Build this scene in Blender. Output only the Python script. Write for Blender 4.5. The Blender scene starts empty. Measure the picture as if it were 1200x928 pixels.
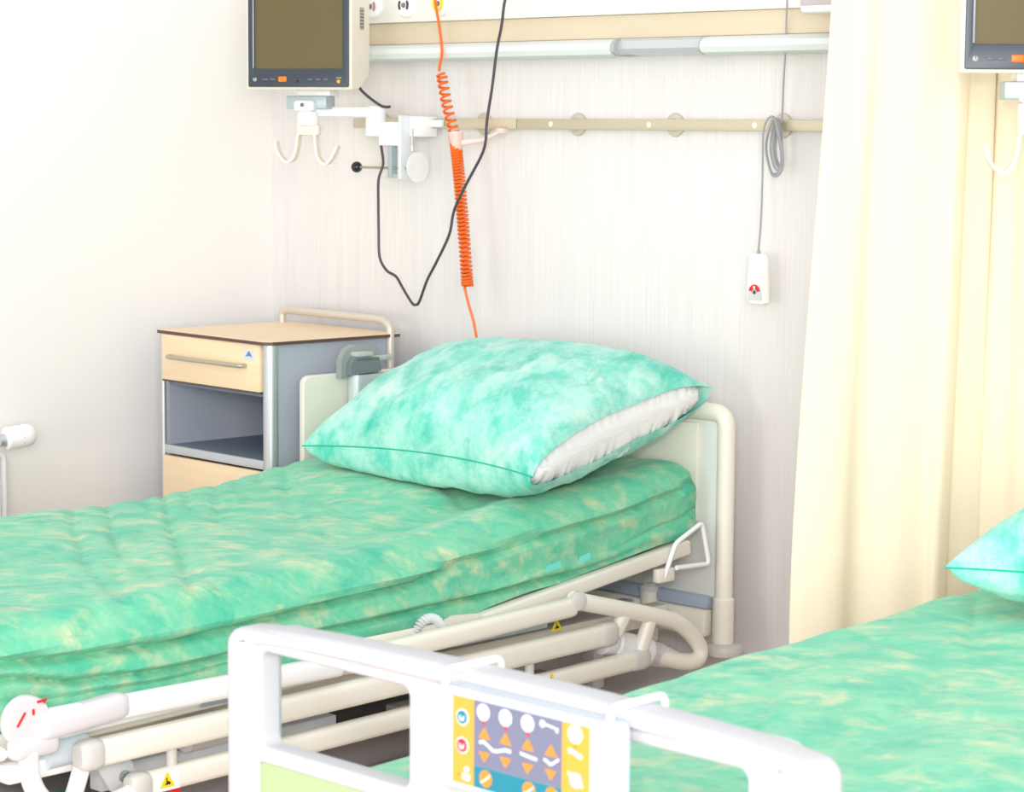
import bpy, bmesh, math, random
from mathutils import Vector, Matrix, noise
random.seed(5)
sc = bpy.context.scene
col = sc.collection
R = math.radians

# ---------------------------------------------------------------- camera
cam_data = bpy.data.cameras.new('camera'); cam = bpy.data.objects.new('camera', cam_data); col.objects.link(cam)
heading, pitch, roll = R(44.0), math.atan(313/2760.0), 0.008
fw = Vector((-math.sin(heading)*math.cos(pitch), math.cos(heading)*math.cos(pitch), -math.sin(pitch)))
rt = Vector((math.cos(heading), math.sin(heading), 0)); up = rt.cross(fw)
r2 = rt*math.cos(roll)+up*math.sin(roll); u2 = up*math.cos(roll)-rt*math.sin(roll)
cam.matrix_world = Matrix(((r2.x, u2.x, -fw.x, 4.985), (r2.y, u2.y, -fw.y, -4.21), (r2.z, u2.z, -fw.z, 1.5), (0, 0, 0, 1)))
cam_data.sensor_width = 36; cam_data.lens = 36*2760/1200.0
cam_data.clip_start = .05
cam_data.dof.use_dof = True; cam_data.dof.focus_distance = 4.9; cam_data.dof.aperture_fstop = 10
sc.camera = cam
# ---------------------------------------------------------------- world, lights, exposure
wd = bpy.data.worlds.new('daylight'); sc.world = wd; wd.use_nodes = True
wd.node_tree.nodes['Background'].inputs[0].default_value = (.97, .98, 1, 1)
wd.node_tree.nodes['Background'].inputs[1].default_value = 1.0
def area(name, loc, target, size, power, color):
    l = bpy.data.lights.new(name, 'AREA'); l.size = size; l.energy = power; l.color = color; l.shape = 'SQUARE'
    o = bpy.data.objects.new(name, l); col.objects.link(o); o.location = loc
    o.rotation_euler = (Vector(target)-Vector(loc)).to_track_quat('-Z', 'Y').to_euler(); return o
area('camera_flash', (4.86, -4.20, 1.74), (1.6, -.9, .8), .07, 24, (1, .985, .96))
area('rear_fill_light', (6.4, -5.5, 2.0), (.3, -.5, .9), 2.4, 215, (1, .985, .96))  # added fill from behind the camera to brighten the left wall, no real window
area('bed_gap_fill_light', (2.1, -6.4, 1.0), (2.05, 0, .45), 1.6, 48, (1, .985, .965))  # low fill lamp added to lift the wall and floor between the beds
sc.view_settings.view_transform = 'Standard'; sc.view_settings.look = 'None'
sc.view_settings.gamma = 1; sc.view_settings.use_curve_mapping = False; sc.view_settings.exposure = 0.15

# ---------------------------------------------------------------- materials
def lin(c):
    return tuple(((v/255)/12.92 if v/255 <= .04045 else ((v/255+.055)/1.055)**2.4) for v in c)
MATS = {}
def mat(name, rgb, rough=.5, metal=0, spec=.5, alpha=None, emit=None, trans=0, coat=0, bump=0, bscale=200, var=0, vscale=(5, 5, 5), rgb2=None):
    if name in MATS: return MATS[name]
    m = bpy.data.materials.new(name); m.use_nodes = True; nt = m.node_tree; b = nt.nodes['Principled BSDF']
    c = lin(rgb)+(1,)
    b.inputs['Base Color'].default_value = c; b.inputs['Roughness'].default_value = rough
    b.inputs['Metallic'].default_value = metal; b.inputs['Specular IOR Level'].default_value = spec
    b.inputs['Transmission Weight'].default_value = trans; b.inputs['Coat Weight'].default_value = coat
    if alpha is not None: b.inputs['Alpha'].default_value = alpha
    if emit: b.inputs['Emission Color'].default_value = lin(emit[0])+(1,); b.inputs['Emission Strength'].default_value = emit[1]
    tc = nt.nodes.new('ShaderNodeTexCoord')
    if rgb2:
        mp = nt.nodes.new('ShaderNodeMapping'); mp.inputs['Scale'].default_value = vscale
        n = nt.nodes.new('ShaderNodeTexNoise'); n.inputs['Scale'].default_value = 1; n.inputs['Detail'].default_value = 5
        mx = nt.nodes.new('ShaderNodeMix'); mx.data_type = 'RGBA'
        rp = nt.nodes.new('ShaderNodeMapRange'); rp.inputs[1].default_value = .35; rp.inputs[2].default_value = .65
        nt.links.new(tc.outputs['Object'], mp.inputs[0]); nt.links.new(mp.outputs[0], n.inputs['Vector'])
        nt.links.new(n.outputs['Fac'], rp.inputs[0]); nt.links.new(rp.outputs[0], mx.inputs[0])
        mx.inputs[6].default_value = c; mx.inputs[7].default_value = lin(rgb2)+(1,)
        nt.links.new(mx.outputs[2], b.inputs['Base Color'])
    if bump:
        n = nt.nodes.new('ShaderNodeTexNoise'); n.inputs['Scale'].default_value = bscale; n.inputs['Detail'].default_value = 3
        bp = nt.nodes.new('ShaderNodeBump'); bp.inputs['Strength'].default_value = bump; bp.inputs['Distance'].default_value = .002
        nt.links.new(tc.outputs['Object'], n.inputs['Vector']); nt.links.new(n.outputs['Fac'], bp.inputs['Height']); nt.links.new(bp.outputs[0], b.inputs['Normal'])
    MATS[name] = m; return m

def fabric(name, dark, mid, light, cream, rot=20, cream_amt=.5, light_amt=.5, stretch=3.2, ksc=17):
    """mottled non-woven fabric: drifting clouds of cream over green with fine fibre streaks"""
    m = bpy.data.materials.new(name); m.use_nodes = True; nt = m.node_tree; b = nt.nodes['Principled BSDF']
    b.inputs['Roughness'].default_value = .75; b.inputs['Specular IOR Level'].default_value = .25
    b.inputs['Sheen Weight'].default_value = .15
    N, L = nt.nodes.new, nt.links.new
    tc = N('ShaderNodeTexCoord')
    def nz(scale, sx, sy, detail, dist=0, r=rot, lo=.4, hi=.6, rough=.6):
        m0 = N('ShaderNodeMapping'); m0.inputs['Rotation'].default_value = (0, 0, R(-r)); L(tc.outputs['Object'], m0.inputs[0])
        mp = N('ShaderNodeMapping'); mp.inputs['Scale'].default_value = (1/sx, sy, 1)
        n = N('ShaderNodeTexNoise'); n.inputs['Scale'].default_value = scale; n.inputs['Detail'].default_value = detail
        n.inputs['Distortion'].default_value = dist; n.inputs['Roughness'].default_value = rough
        rp = N('ShaderNodeMapRange'); rp.inputs[1].default_value = lo; rp.inputs[2].default_value = hi; rp.interpolation_type = 'SMOOTHSTEP'
        L(m0.outputs[0], mp.inputs[0]); L(mp.outputs[0], n.inputs['Vector']); L(n.outputs['Fac'], rp.inputs[0]); return rp.outputs[0], n.outputs['Fac']
    def mix(f, a, bb):
        x = N('ShaderNodeMix'); x.data_type = 'RGBA'; L(f, x.inputs[0])
        for i, v in ((6, a), (7, bb)):
            if isinstance(v, tuple): x.inputs[i].default_value = lin(v)+(1,)
            else: L(v, x.inputs[i])
        return x.outputs[2]
    c0 = .62-.24*light_amt
    a, _ = nz(ksc, 1.3, 1, 7, .3, rot, c0-.17, c0+.17, .66)
    k, _ = nz(ksc*1.0, 1.1, 1, 6, .3, rot+6, .64-.22*cream_amt, .92-.22*cream_amt, .6)
    f, fr = nz(110, stretch*1.6, 1, 4, .4, rot-3, .3, .7, .65)
    d, _ = nz(ksc*.8, 1.5, 1, 6, .4, rot-6, .46, .78, .64)
    c = mix(a, mid, light); c = mix(k, c, cream); c = mix(d, c, dark)
    mu = N('ShaderNodeMath'); mu.operation = 'MULTIPLY'; mu.inputs[1].default_value = .30; L(f, mu.inputs[0])
    c = mix(mu.outputs[0], c, mid)
    L(c, b.inputs['Base Color'])
    bp = N('ShaderNodeBump'); bp.inputs['Strength'].default_value = .35; bp.inputs['Distance'].default_value = .004
    L(fr, bp.inputs['Height'])
    bp2 = N('ShaderNodeBump'); bp2.inputs['Strength'].default_value = .5; bp2.inputs['Distance'].default_value = .012
    _, w = nz(14, 3.2, 1, 2, .5, rot+20)
    L(w, bp2.inputs['Height']); L(bp.outputs[0], bp2.inputs['Normal']); L(bp2.outputs[0], b.inputs['Normal'])
    MATS[name] = m; return m

# ---------------------------------------------------------------- helpers
MW = {}
def tag(o, label=None, cat=None, group=None, kind=None):
    if label: o['label'] = label
    if cat: o['category'] = cat
    if group: o['group'] = group
    if kind: o['kind'] = kind
    return o
def thing(name, label, cat, loc=(0, 0, 0), rz=0, group=None):
    o = bpy.data.objects.new(name, None); col.objects.link(o); o.empty_display_size = .1
    o.location = loc; o.rotation_euler = (0, 0, rz)
    MW[o] = Matrix.Translation(loc) @ Matrix.Rotation(rz, 4, 'Z')
    return tag(o, label, cat, group)

def catmull(pts, n=6, closed=False):
    P = [Vector(p) for p in pts]; out = []
    cnt = len(P) if closed else len(P)-1
    for i in range(cnt):
        if closed: a, b, c, d = P[i-1], P[i], P[(i+1) % len(P)], P[(i+2) % len(P)]
        else: a, b, c, d = P[max(i-1, 0)], P[i], P[i+1], P[min(i+2, len(P)-1)]
        for k in range(n):
            t = k/n
            out.append(.5*((2*b)+(c-a)*t+(2*a-5*b+4*c-d)*t*t+(3*b-a-3*c+d)*t**3))
    if not closed: out.append(P[-1])
    return out
def fillet(pts, r, n=5):
    """polyline with its inner corners rounded"""
    P = [Vector(p) for p in pts]; out = [P[0]]
    for i in range(1, len(P)-1):
        a, b, c = P[i-1], P[i], P[i+1]
        d1, d2 = (a-b), (c-b); rr = min(r, d1.length*.49, d2.length*.49)
        s, e = b+d1.normalized()*rr, b+d2.normalized()*rr
        for k in range(n+1):
            t = k/n; out.append(s*(1-t)**2+b*2*t*(1-t)+e*t*t)
    out.append(P[-1]); return out

class MB:
    def __init__(s): s.v = []; s.f = []
    def add(s, vs, fs):
        o = len(s.v); s.v += [Vector(v) for v in vs]; s.f += [tuple(i+o for i in f) for f in fs]; return s
    def box(s, x0, x1, y0, y1, z0, z1, bev=0, seg=2):
        bm = bmesh.new(); bmesh.ops.create_cube(bm, size=1)
        for v in bm.verts:
            v.co = Vector((x0+(v.co.x+.5)*(x1-x0), y0+(v.co.y+.5)*(y1-y0), z0+(v.co.z+.5)*(z1-z0)))
        if bev: bmesh.ops.bevel(bm, geom=list(bm.edges), offset=min(bev, .49*min(x1-x0, y1-y0, z1-z0)), segments=seg, profile=.5, affect='EDGES')
        bm.verts.index_update()
        s.add([v.co.copy() for v in bm.verts], [[v.index for v in f.verts] for f in bm.faces]); bm.free(); return s
    def bar(s, a, b, w, h, r=.008, n=3, upv=(0, 0, 1), ends=.0):
        """rounded rectangular bar from a to b: w across, h along upv"""
        a, b = Vector(a), Vector(b); d = (b-a).normalized(); side = d.cross(Vector(upv)).normalized(); u = side.cross(d)
        ring = []
        for cx, cy, a0 in ((1, 1, 0), (-1, 1, 90), (-1, -1, 180), (1, -1, 270)):
            for k in range(n+1):
                t = R(a0+90*k/n); ring.append((cx*(w/2-r)+r*math.cos(t), cy*(h/2-r)+r*math.sin(t)))
        secs = [(a, 1), (b, 1)]
        if ends:
            secs = [(a, .72), (a+d*ends*.35, .92), (a+d*ends, 1), (b-d*ends, 1), (b-d*ends*.35, .92), (b, .72)]
        vs = [p+side*x*q+u*y*q for p, q in secs for x, y in ring]; m = len(ring); fs = []
        for i in range(len(secs)-1):
            for j in range(m): fs.append((i*m+j, i*m+(j+1) % m, (i+1)*m+(j+1) % m, (i+1)*m+j))
        fs.append(tuple(reversed(range(m)))); fs.append(tuple(range((len(secs)-1)*m, len(secs)*m)))
        return s.add(vs, fs)
    def tube(s, pts, r, n=10, flat=1.0, closed=False, rad=None):
        P = [Vector(p) for p in pts]
        if len(P) < 2: return s
        T = []
        for i in range(len(P)):
            a = P[i-1] if (i > 0 or closed) else P[i]; b = P[(i+1) % len(P)] if (i < len(P)-1 or closed) else P[i]
            T.append((b-a).normalized())
        nrm = T[0].orthogonal().normalized()
        vs = []; fs = []
        for i, p in enumerate(P):
            nrm = (nrm-T[i]*nrm.dot(T[i])).normalized(); bn = T[i].cross(nrm)
            rr = rad[i] if rad else r
            for k in range(n):
                t = 2*math.pi*k/n; vs.append(p+nrm*math.cos(t)*rr+bn*math.sin(t)*rr*flat)
        m = len(P)
        for i in range(m if closed else m-1):
            for k in range(n): fs.append((i*n+k, i*n+(k+1) % n, ((i+1) % m)*n+(k+1) % n, ((i+1) % m)*n+k))
        if not closed: fs.append(tuple(reversed(range(n)))); fs.append(tuple(range((m-1)*n, m*n)))
        return s.add(vs, fs)
    def ribbon(s, pts, wdir, w, t, nrm_flip=1):
        """flat strip: pts in a plane, w along wdir, thickness t in the plane"""
        P = [Vector(p) for p in pts]; wd = Vector(wdir).normalized(); vs = []; fs = []
        for i, p in enumerate(P):
            tg = (P[min(i+1, len(P)-1)]-P[max(i-1, 0)]).normalized(); nn = tg.cross(wd).normalized()
            for a, b in ((1, 1), (1, -1), (-1, -1), (-1, 1)): vs.append(p+wd*a*w/2+nn*b*t/2)
        for i in range(len(P)-1):
            for k in range(4): fs.append((i*4+k, i*4+(k+1) % 4, (i+1)*4+(k+1) % 4, (i+1)*4+k))
        fs += [(3, 2, 1, 0), tuple(range(len(P)*4-4, len(P)*4))]; return s.add(vs, fs)
    def lathe(s, prof, c, axis, n=24):
        """prof: (distance along axis, radius)"""
        c = Vector(c); ax = Vector(axis).normalized(); e1 = ax.orthogonal().normalized(); e2 = ax.cross(e1)
        vs = []; fs = []
        for d, r in prof:
            for k in range(n):
                t = 2*math.pi*k/n; vs.append(c+ax*d+(e1*math.cos(t)+e2*math.sin(t))*r)
        for i in range(len(prof)-1):
            for k in range(n): fs.append((i*n+k, i*n+(k+1) % n, (i+1)*n+(k+1) % n, (i+1)*n+k))
        fs.append(tuple(reversed(range(n)))); fs.append(tuple(range((len(prof)-1)*n, len(prof)*n)))
        return s.add(vs, fs)
    def prism(s, poly, axis, a, b):
        """poly of 2D points; axis 'x','y','z' extruded from a to b"""
        def p3(p, t): return {'x': (t, p[0], p[1]), 'y': (p[0], t, p[1]), 'z': (p[0], p[1], t)}[axis]
        n = len(poly); vs = [p3(p, a) for p in poly]+[p3(p, b) for p in poly]
        fs = [tuple(range(n)), tuple(reversed(range(n, 2*n)))]+[(i, i+n, (i+1) % n+n, (i+1) % n) for i in range(n)]
        return s.add(vs, fs)
    def xf(s, M): s.v = [M @ v for v in s.v]; return s
    def build(s, name, m, parent=None, world=False, smooth=True, local_to=None):
        me = bpy.data.meshes.new(name); vs = s.v
        root = parent
        while root is not None and root.parent is not None: root = root.parent
        if world and root in MW:
            inv = MW[root].inverted(); vs = [inv @ v for v in vs]
        me.from_pydata([tuple(v) for v in vs], [], s.f); me.update()
        bm = bmesh.new(); bm.from_mesh(me); bmesh.ops.recalc_face_normals(bm, faces=bm.faces); bm.to_mesh(me); bm.free()
        me.materials.append(m)
        if smooth:
            for p in me.polygons: p.use_smooth = True
            me.set_sharp_from_angle(angle=R(38))
        o = bpy.data.objects.new(name, me); col.objects.link(o); o.parent = parent; return o

def plate(name, m, outer, holes, y, ext, bev, parent, cnr=.02, plane='xz'):
    """flat board with real rounded openings, soft edges; outlines are lists of (x, z)"""
    cu = bpy.data.curves.new(name, 'CURVE'); cu.dimensions = '2D'; cu.fill_mode = 'BOTH'
    cu.extrude = max(ext-bev, 0.0001); cu.bevel_depth = bev; cu.bevel_resolution = 3; cu.offset = -bev
    for poly in [outer]+holes:
        sp = cu.splines.new('POLY'); sp.points.add(len(poly)-1); sp.use_cyclic_u = True
        for i, p in enumerate(poly): sp.points[i].co = (p[0], p[1], 0, 1)
    o = bpy.data.objects.new(name, cu); col.objects.link(o)
    dg = bpy.context.evaluated_depsgraph_get(); me = bpy.data.meshes.new_from_object(o.evaluated_get(dg))
    bpy.data.objects.remove(o); bpy.data.curves.remove(cu)
    for v in me.vertices:
        x, z, d = v.co
        v.co = (x, y+d, z) if plane == 'xz' else (y+d, x, z)
    bm = bmesh.new(); bm.from_mesh(me); bmesh.ops.remove_doubles(bm, verts=bm.verts, dist=1e-5)
    bmesh.ops.recalc_face_normals(bm, faces=bm.faces); bm.to_mesh(me); bm.free()
    me.materials.clear(); me.materials.append(m)
    for p in me.polygons: p.use_smooth = True
    me.set_sharp_from_angle(angle=R(40))
    ob = bpy.data.objects.new(name, me); col.objects.link(ob); ob.parent = parent; return ob
def rrect(x0, x1, z0, z1, r, n=5):
    out = []
    for cx, cz, a0 in ((x1-r, z1-r, 0), (x0+r, z1-r, 90), (x0+r, z0+r, 180), (x1-r, z0+r, 270)):
        for k in range(n+1):
            t = R(a0+90*k/n); out.append((cx+r*math.cos(t), cz+r*math.sin(t)))
    return out
def interp(tab, x):
    if x <= tab[0][0]: return tab[0][1]
    for (a, va), (b, vb) in zip(tab, tab[1:]):
        if x <= b:
            t = (x-a)/(b-a); t = t*t*(3-2*t)*.5+t*.5; return va+(vb-va)*t
    return tab[-1][1]
def copy_tree(o, parent=None):
    c = o.copy(); col.objects.link(c); c.parent = parent
    if o in MW: MW[c] = MW[o].copy()
    for ch in list(o.children): copy_tree(ch, c)
    return c
def gs(x, w): return math.exp(-(x/w)**2)

# ---------------------------------------------------------------- colours
WHITE = mat('cream_enamel', (236, 231, 220), .35, bump=.03, bscale=900)
PLAST = mat('white_plastic', (244, 244, 245), .35)
GREYP = mat('pale_grey_plastic', (208, 208, 212), .4)
CAPG = mat('warm_grey_plastic', (206, 204, 200), .4)
BLUEG = mat('blue_grey_paint', (168, 180, 200), .45)
DARK = mat('black_rubber', (40, 40, 44), .6)
CHAR = mat('dark_grey_cover', (138, 132, 134), .7, bump=.2)
STEEL = mat('brushed_steel', (214, 212, 206), .32, metal=.85)
ALU = mat('satin_aluminium', (205, 208, 212), .38, metal=.7)
RED = mat('red_print', (214, 30, 40), .5)
YEL = mat('yellow_print', (240, 215, 30), .5)
GREENF = fabric('green_sheet_fabric', (40, 176, 148), (92, 194, 158), (140, 206, 168), (208, 210, 170), 40, .80, .5)
MINT = fabric('mint_pillow_fabric', (30, 184, 160), (84, 206, 184), (182, 230, 218), (218, 234, 224), 118, .66, .76, 2.4, 13)

# ---------------------------------------------------------------- setting
mw = bpy.data.materials.new('streaked_wall_board'); mw.use_nodes = True; nt = mw.node_tree; b = nt.nodes['Principled BSDF']
b.inputs['Roughness'].default_value = .6; b.inputs['Specular IOR Level'].default_value = .2
tc = nt.nodes.new('ShaderNodeTexCoord'); prev = None
cols = []
for sx, sz, lo, hi in ((160, 3.0, .38, .66), (420, 9, .4, .65), (28, 1.2, .35, .68)):
    mp = nt.nodes.new('ShaderNodeMapping'); mp.inputs['Scale'].default_value = (sx, 1, sz)
    n = nt.nodes.new('ShaderNodeTexNoise'); n.inputs['Scale'].default_value = 1; n.inputs['Detail'].default_value = 4
    rp = nt.nodes.new('ShaderNodeMapRange'); rp.inputs[1].default_value = lo; rp.inputs[2].default_value = hi
    nt.links.new(tc.outputs['Object'], mp.inputs[0]); nt.links.new(mp.outputs[0], n.inputs['Vector']); nt.links.new(n.outputs['Fac'], rp.inputs[0]); cols.append(rp.outputs[0])
m1 = nt.nodes.new('ShaderNodeMix'); m1.data_type = 'RGBA'; m1.inputs[6].default_value = lin((224, 220, 219))+(1,); m1.inputs[7].default_value = lin((232, 229, 228))+(1,)
nt.links.new(cols[0], m1.inputs[0])
m2 = nt.nodes.new('ShaderNodeMix'); m2.data_type = 'RGBA'; m2.inputs[7].default_value = lin((217, 213, 211))+(1,)
mm = nt.nodes.new('ShaderNodeMath'); mm.operation = 'MULTIPLY'; mm.inputs[1].default_value = .35; nt.links.new(cols[1], mm.inputs[0])
nt.links.new(mm.outputs[0], m2.inputs[0]); nt.links.new(m1.outputs[2], m2.inputs[6])
m3 = nt.nodes.new('ShaderNodeMix'); m3.data_type = 'RGBA'; m3.inputs[7].default_value = lin((234, 230, 227))+(1,)
m4 = nt.nodes.new('ShaderNodeMath'); m4.operation = 'MULTIPLY'; m4.inputs[1].default_value = .4; nt.links.new(cols[2], m4.inputs[0])
nt.links.new(m4.outputs[0], m3.inputs[0]); nt.links.new(m2.outputs[2], m3.inputs[6]); nt.links.new(m3.outputs[2], b.inputs['Base Color'])
tag(MB().box(-.12, 5.6, 0, .12, 0, 2.6).build('wall_back', mw, smooth=False), kind='structure')
tag(MB().box(-.12, 0, -6.5, 0, 0, 2.6).build('wall_left', mat('white_wall_paint', (243, 239, 236), .8, spec=.15, bump=.06, bscale=260, rgb2=(240, 237, 234), vscale=(1, 1, 1)), smooth=False), kind='structure')
tag(MB().box(-.12, 5.6, -6.5, .12, -.1, 0).build('floor', mat('brown_vinyl', (222, 198, 182), .45, rgb2=(214, 190, 174), vscale=(30, 30, 30)), smooth=False), kind='structure')
tag(MB().box(0, 5.6, -.012, 0, 0, .09, .004).build('baseboard_back', mat('grey_skirting', (190, 190, 195), .5)), kind='structure')
tag(MB().box(0, .012, -6.5, -.012, 0, .09, .004).build('baseboard_left', MATS['grey_skirting']), kind='structure')

# ---------------------------------------------------------------- bedhead supply unit
bh = thing('bedhead_unit', 'long white wall supply unit with beige band and rounded bluish lower cover', 'supply unit', (2.1, -.05, 1.66))
x0, x1 = .22, 4.6
MB().box(x0, x1, -.09, 0, 1.764, 2.12, .004).build('upper_panel', mat('panel_white', (238, 235, 229), .45), bh, world=True)
MB().box(x0, x1, -.078, 0, 1.71, 1.7635, .002).build('beige_band', mat('beige_band', (214, 200, 174), .55), bh, world=True)
def cover(xa, xb):
    pr = [(-.0, 1.7095), (-.078, 1.7095), (-.098, 1.706), (-.110, 1.697), (-.113, 1.685), (-.106, 1.673), (-.09, 1.668), (-.03, 1.668), (0, 1.674)]
    return MB().prism(pr, 'x', xa, xb)
cv = mat('bluish_cover', (220, 226, 224), .4)
cover(x0, 1.33).build('lower_cover', cv, bh, world=True)
cover(1.60, x1).build('lower_cover', cv, bh, world=True)
# reading light set between the covers
lr = MB().prism([(-.0, 1.7095), (-.08, 1.7095), (-.088, 1.703), (-.092, 1.685), (-.085, 1.672), (0, 1.672)], 'x', 1.331, 1.599).build('reading_light', mat('frosted_light_cover', (196, 200, 204), .12, metal=.25), bh, world=True)
tag(lr, 'recessed grey translucent reading light cover')
e = MB()
for xx in (1.335, 1.595): MB().prism([(-.0, 1.7093), (-.09, 1.7093), (-.106, 1.697), (-.107, 1.678), (-.09, 1.669), (0, 1.672)], 'x', xx-.004, xx+.004).build('end_cheek', mat('mid_grey', (176, 176, 178), .4), lr, world=True)
sb = MB().box(1.905, 2.10, -.155, -.09, 1.748, 1.86, .01, 3).build('socket_box', PLAST, bh, world=True)
MB().box(1.91, 2.095, -.158, -.152, 1.764, 1.855, .002).build('face_plate', mat('mauve_grey', (196, 188, 190), .5), sb, world=True)
def outlet(x, lab, ring, kind):
    z = 1.806
    base = MB().lathe([(0, .030), (.008, .030), (.013, .026), (.014, .0)], (x, -.09, z), (0, -1, 0), 32).build('gas_outlet', PLAST, bh, world=True)
    tag(base, lab)
    def arc(a0, a1, r0, r1, m, nm, y=-.1045):
        mb = MB(); n = 14; vs = []
        for k in range(n+1):
            t = R(a0+(a1-a0)*k/n)
            for r in (r0, r1):
                for yy in (y, y-.002): vs.append((x+r*math.cos(t), yy, z+r*math.sin(t)))
        fs = []
        for k in range(n):
            o = 4*k; fs += [(o, o+2, o+6, o+4), (o+1, o+5, o+7, o+3), (o, o+4, o+5, o+1), (o+2, o+3, o+7, o+6)]
        mb.add(vs, fs); return mb.build(nm, m, base, world=True)
    if kind == 'y': arc(-225, 45, .012, .0195, ring, 'ring_segment'); arc(60, 120, .012, .0195, ring, 'ring_segment')
    else:
        for a0, a1 in ((-40, 40), (140, 220)): arc(a0, a1, .0125, .0185, ring, 'ring_segment')
    MB().lathe([(0, .007), (.003, .006), (.0035, 0)], (x, -.1035, z), (0, -1, 0), 16).build('socket_core', mat('socket_grey', (128, 120, 118), .5), base, world=True)
outlet(.508, 'round white outlet with faint red marks beside monitor', mat('pale_red_print', (190, 120, 118), .5), 'r')
outlet(.631, 'round white outlet with two black arc marks', mat('black_print', (70, 64, 66), .5), 'b')
outlet(.754, 'round white outlet with yellow ring', mat('yellow_ring', (240, 224, 40), .5), 'y')

# ---------------------------------------------------------------- equipment rail
ra = thing('equipment_rail', 'long flat metal rail with round standoffs across the wall behind the beds', 'rail', (2.1, -.02, 1.512))
RAILM = mat('warm_rail_metal', (206, 196, 172), .38, metal=.55)
xs = [(.365, .9585), (.9605, 2.35), (2.352, 4.3)]
for a, c in xs: MB().box(a, c, -.034, -.024, 1.4995, 1.5245, .0015).build('rail_bar', RAILM, ra, world=True)
for x in (.446, .819, 1.136, 1.441, 1.753, 2.06, 2.6, 3.2, 3.8):
    MB().lathe([(0, .027), (.003, .028), (.006, .026), (.008, .014), (.022, .013), (.024, .013)], (x, -.0005, 1.512), (0, -1, 0), 28).build('standoff', mat('standoff_metal', (205, 198, 184), .4, metal=.4), ra, world=True)
for x in (.62, 1.075, 1.387, 1.698, 2.02, 3.0, 3.6):
    MB().lathe([(0, .0065), (.0015, .006), (.0022, 0)], (x, -.034, 1.512), (0, -1, 0), 16).build('rail_screw', mat('pale_cap', (244, 238, 222), .4), ra, world=True)

# ---------------------------------------------------------------- monitors
def make_monitor(label, loc, rz):
    t = thing('bedside_monitor', label, 'monitor', loc, rz, 'bedside monitors on swivel arms')
    w, h, d = .285, .268, .115
    prof = [(0, .004), (.004, 0), (.05, .004), (d-.01, .035), (d, .05), (d, h-.03), (d-.02, h-.01), (.006, h), (0, h-.004)]
    c = MB().prism(prof, 'x', -w/2, w/2)
    cs = c.build('casing', mat('ivory_casing', (232, 226, 212), .45), t)
    bv = cs.modifiers.new('soft_edges', 'BEVEL'); bv.width = .005; bv.segments = 3; bv.limit_method = 'ANGLE'; bv.angle_limit = R(40)
    BZ = mat('slate_bezel', (50, 60, 72), .35)
    plate('bezel', BZ, rrect(-w/2+.007, w/2-.007, .007, h-.008, .004), [rrect(-w/2+.024, w/2-.022, .052, h-.024, .002)], -.003, .0035, .001, t)
    MB().box(-w/2+.022, w/2-.02, -.0022, -.0008, .05, h-.022).build('screen', mat('olive_dark_screen', (102, 91, 58), .25, spec=.3), t)
    MB().box(-w/2+.0195, -w/2+.0235, -.0078, -.006, .054, h-.026, .0008).build('bezel_edge', mat('bezel_highlight', (150, 160, 168), .3), t)
    bt = mat('button_grey', (92, 100, 108), .4)
    for x, wd in ((-.088, .016), (-.068, .016), (.034, .014), (.056, .014), (.077, .014)):
        MB().box(x-wd/2, x+wd/2, -.009, -.006, .0235, .0285, .001).build('button', bt, t)
    ob = MB().box(-.052, -.030, -.0095, -.006, .020, .033, .002).build('button', mat('orange_button', (255, 112, 12), .4, emit=((255, 104, 8), .25)), t); tag(ob, 'glowing orange button')
    pb = MB().lathe([(0, .0055), (.002, .005), (.003, 0)], (-.117, -.006, .026), (0, -1, 0), 16).build('power_button', mat('silver_button', (168, 172, 176), .35), t)
    MB().box(-.1175, -.1165, -.0098, -.0085, .026, .031).build('power_mark', DARK, pb)
    # joystick pad: four small arrows
    jb = MB()
    for a in range(4):
        jb.lathe([(0, .003), (.0015, .0025), (.002, 0)], (-.0005+.007*math.cos(a*math.pi/2), -.006, .027+.006*math.sin(a*math.pi/2)), (0, -1, 0), 3)
    jb.build('arrow_pad', bt, t)
    MB().lathe([(0, .0035), (.002, .003), (.0025, 0)], (-.001, -.006, .0215), (0, -1, 0), 12).build('pad_button', DARK, t)
    i1 = MB().lathe([(0, .0045), (.002, .004), (.0025, 0)], (.110, -.006, .021), (0, -1, 0), 14).build('indicator_light', mat('amber_led', (255, 140, 20), .4, emit=((255, 130, 10), .8)), t); tag(i1, 'glowing amber indicator')
    MB().box(.104, .119, -.0085, -.006, .0275, .0315, .0008).build('status_mark', mat('green_mark', (130, 158, 60), .4), t)
    # side specification sticker
    st = MB().box(w/2-.0002, w/2+.0008, .05, .078, .150, .205).build('side_label', mat('grey_label', (176, 170, 166), .6), t)
    l2 = MB()
    for k in range(6): l2.box(w/2+.0008, w/2+.0012, .053, .075, .155+.008*k, .158+.008*k)
    l2.build('print_lines', mat('dark_print', (96, 92, 92), .6), st)
    return t
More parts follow.
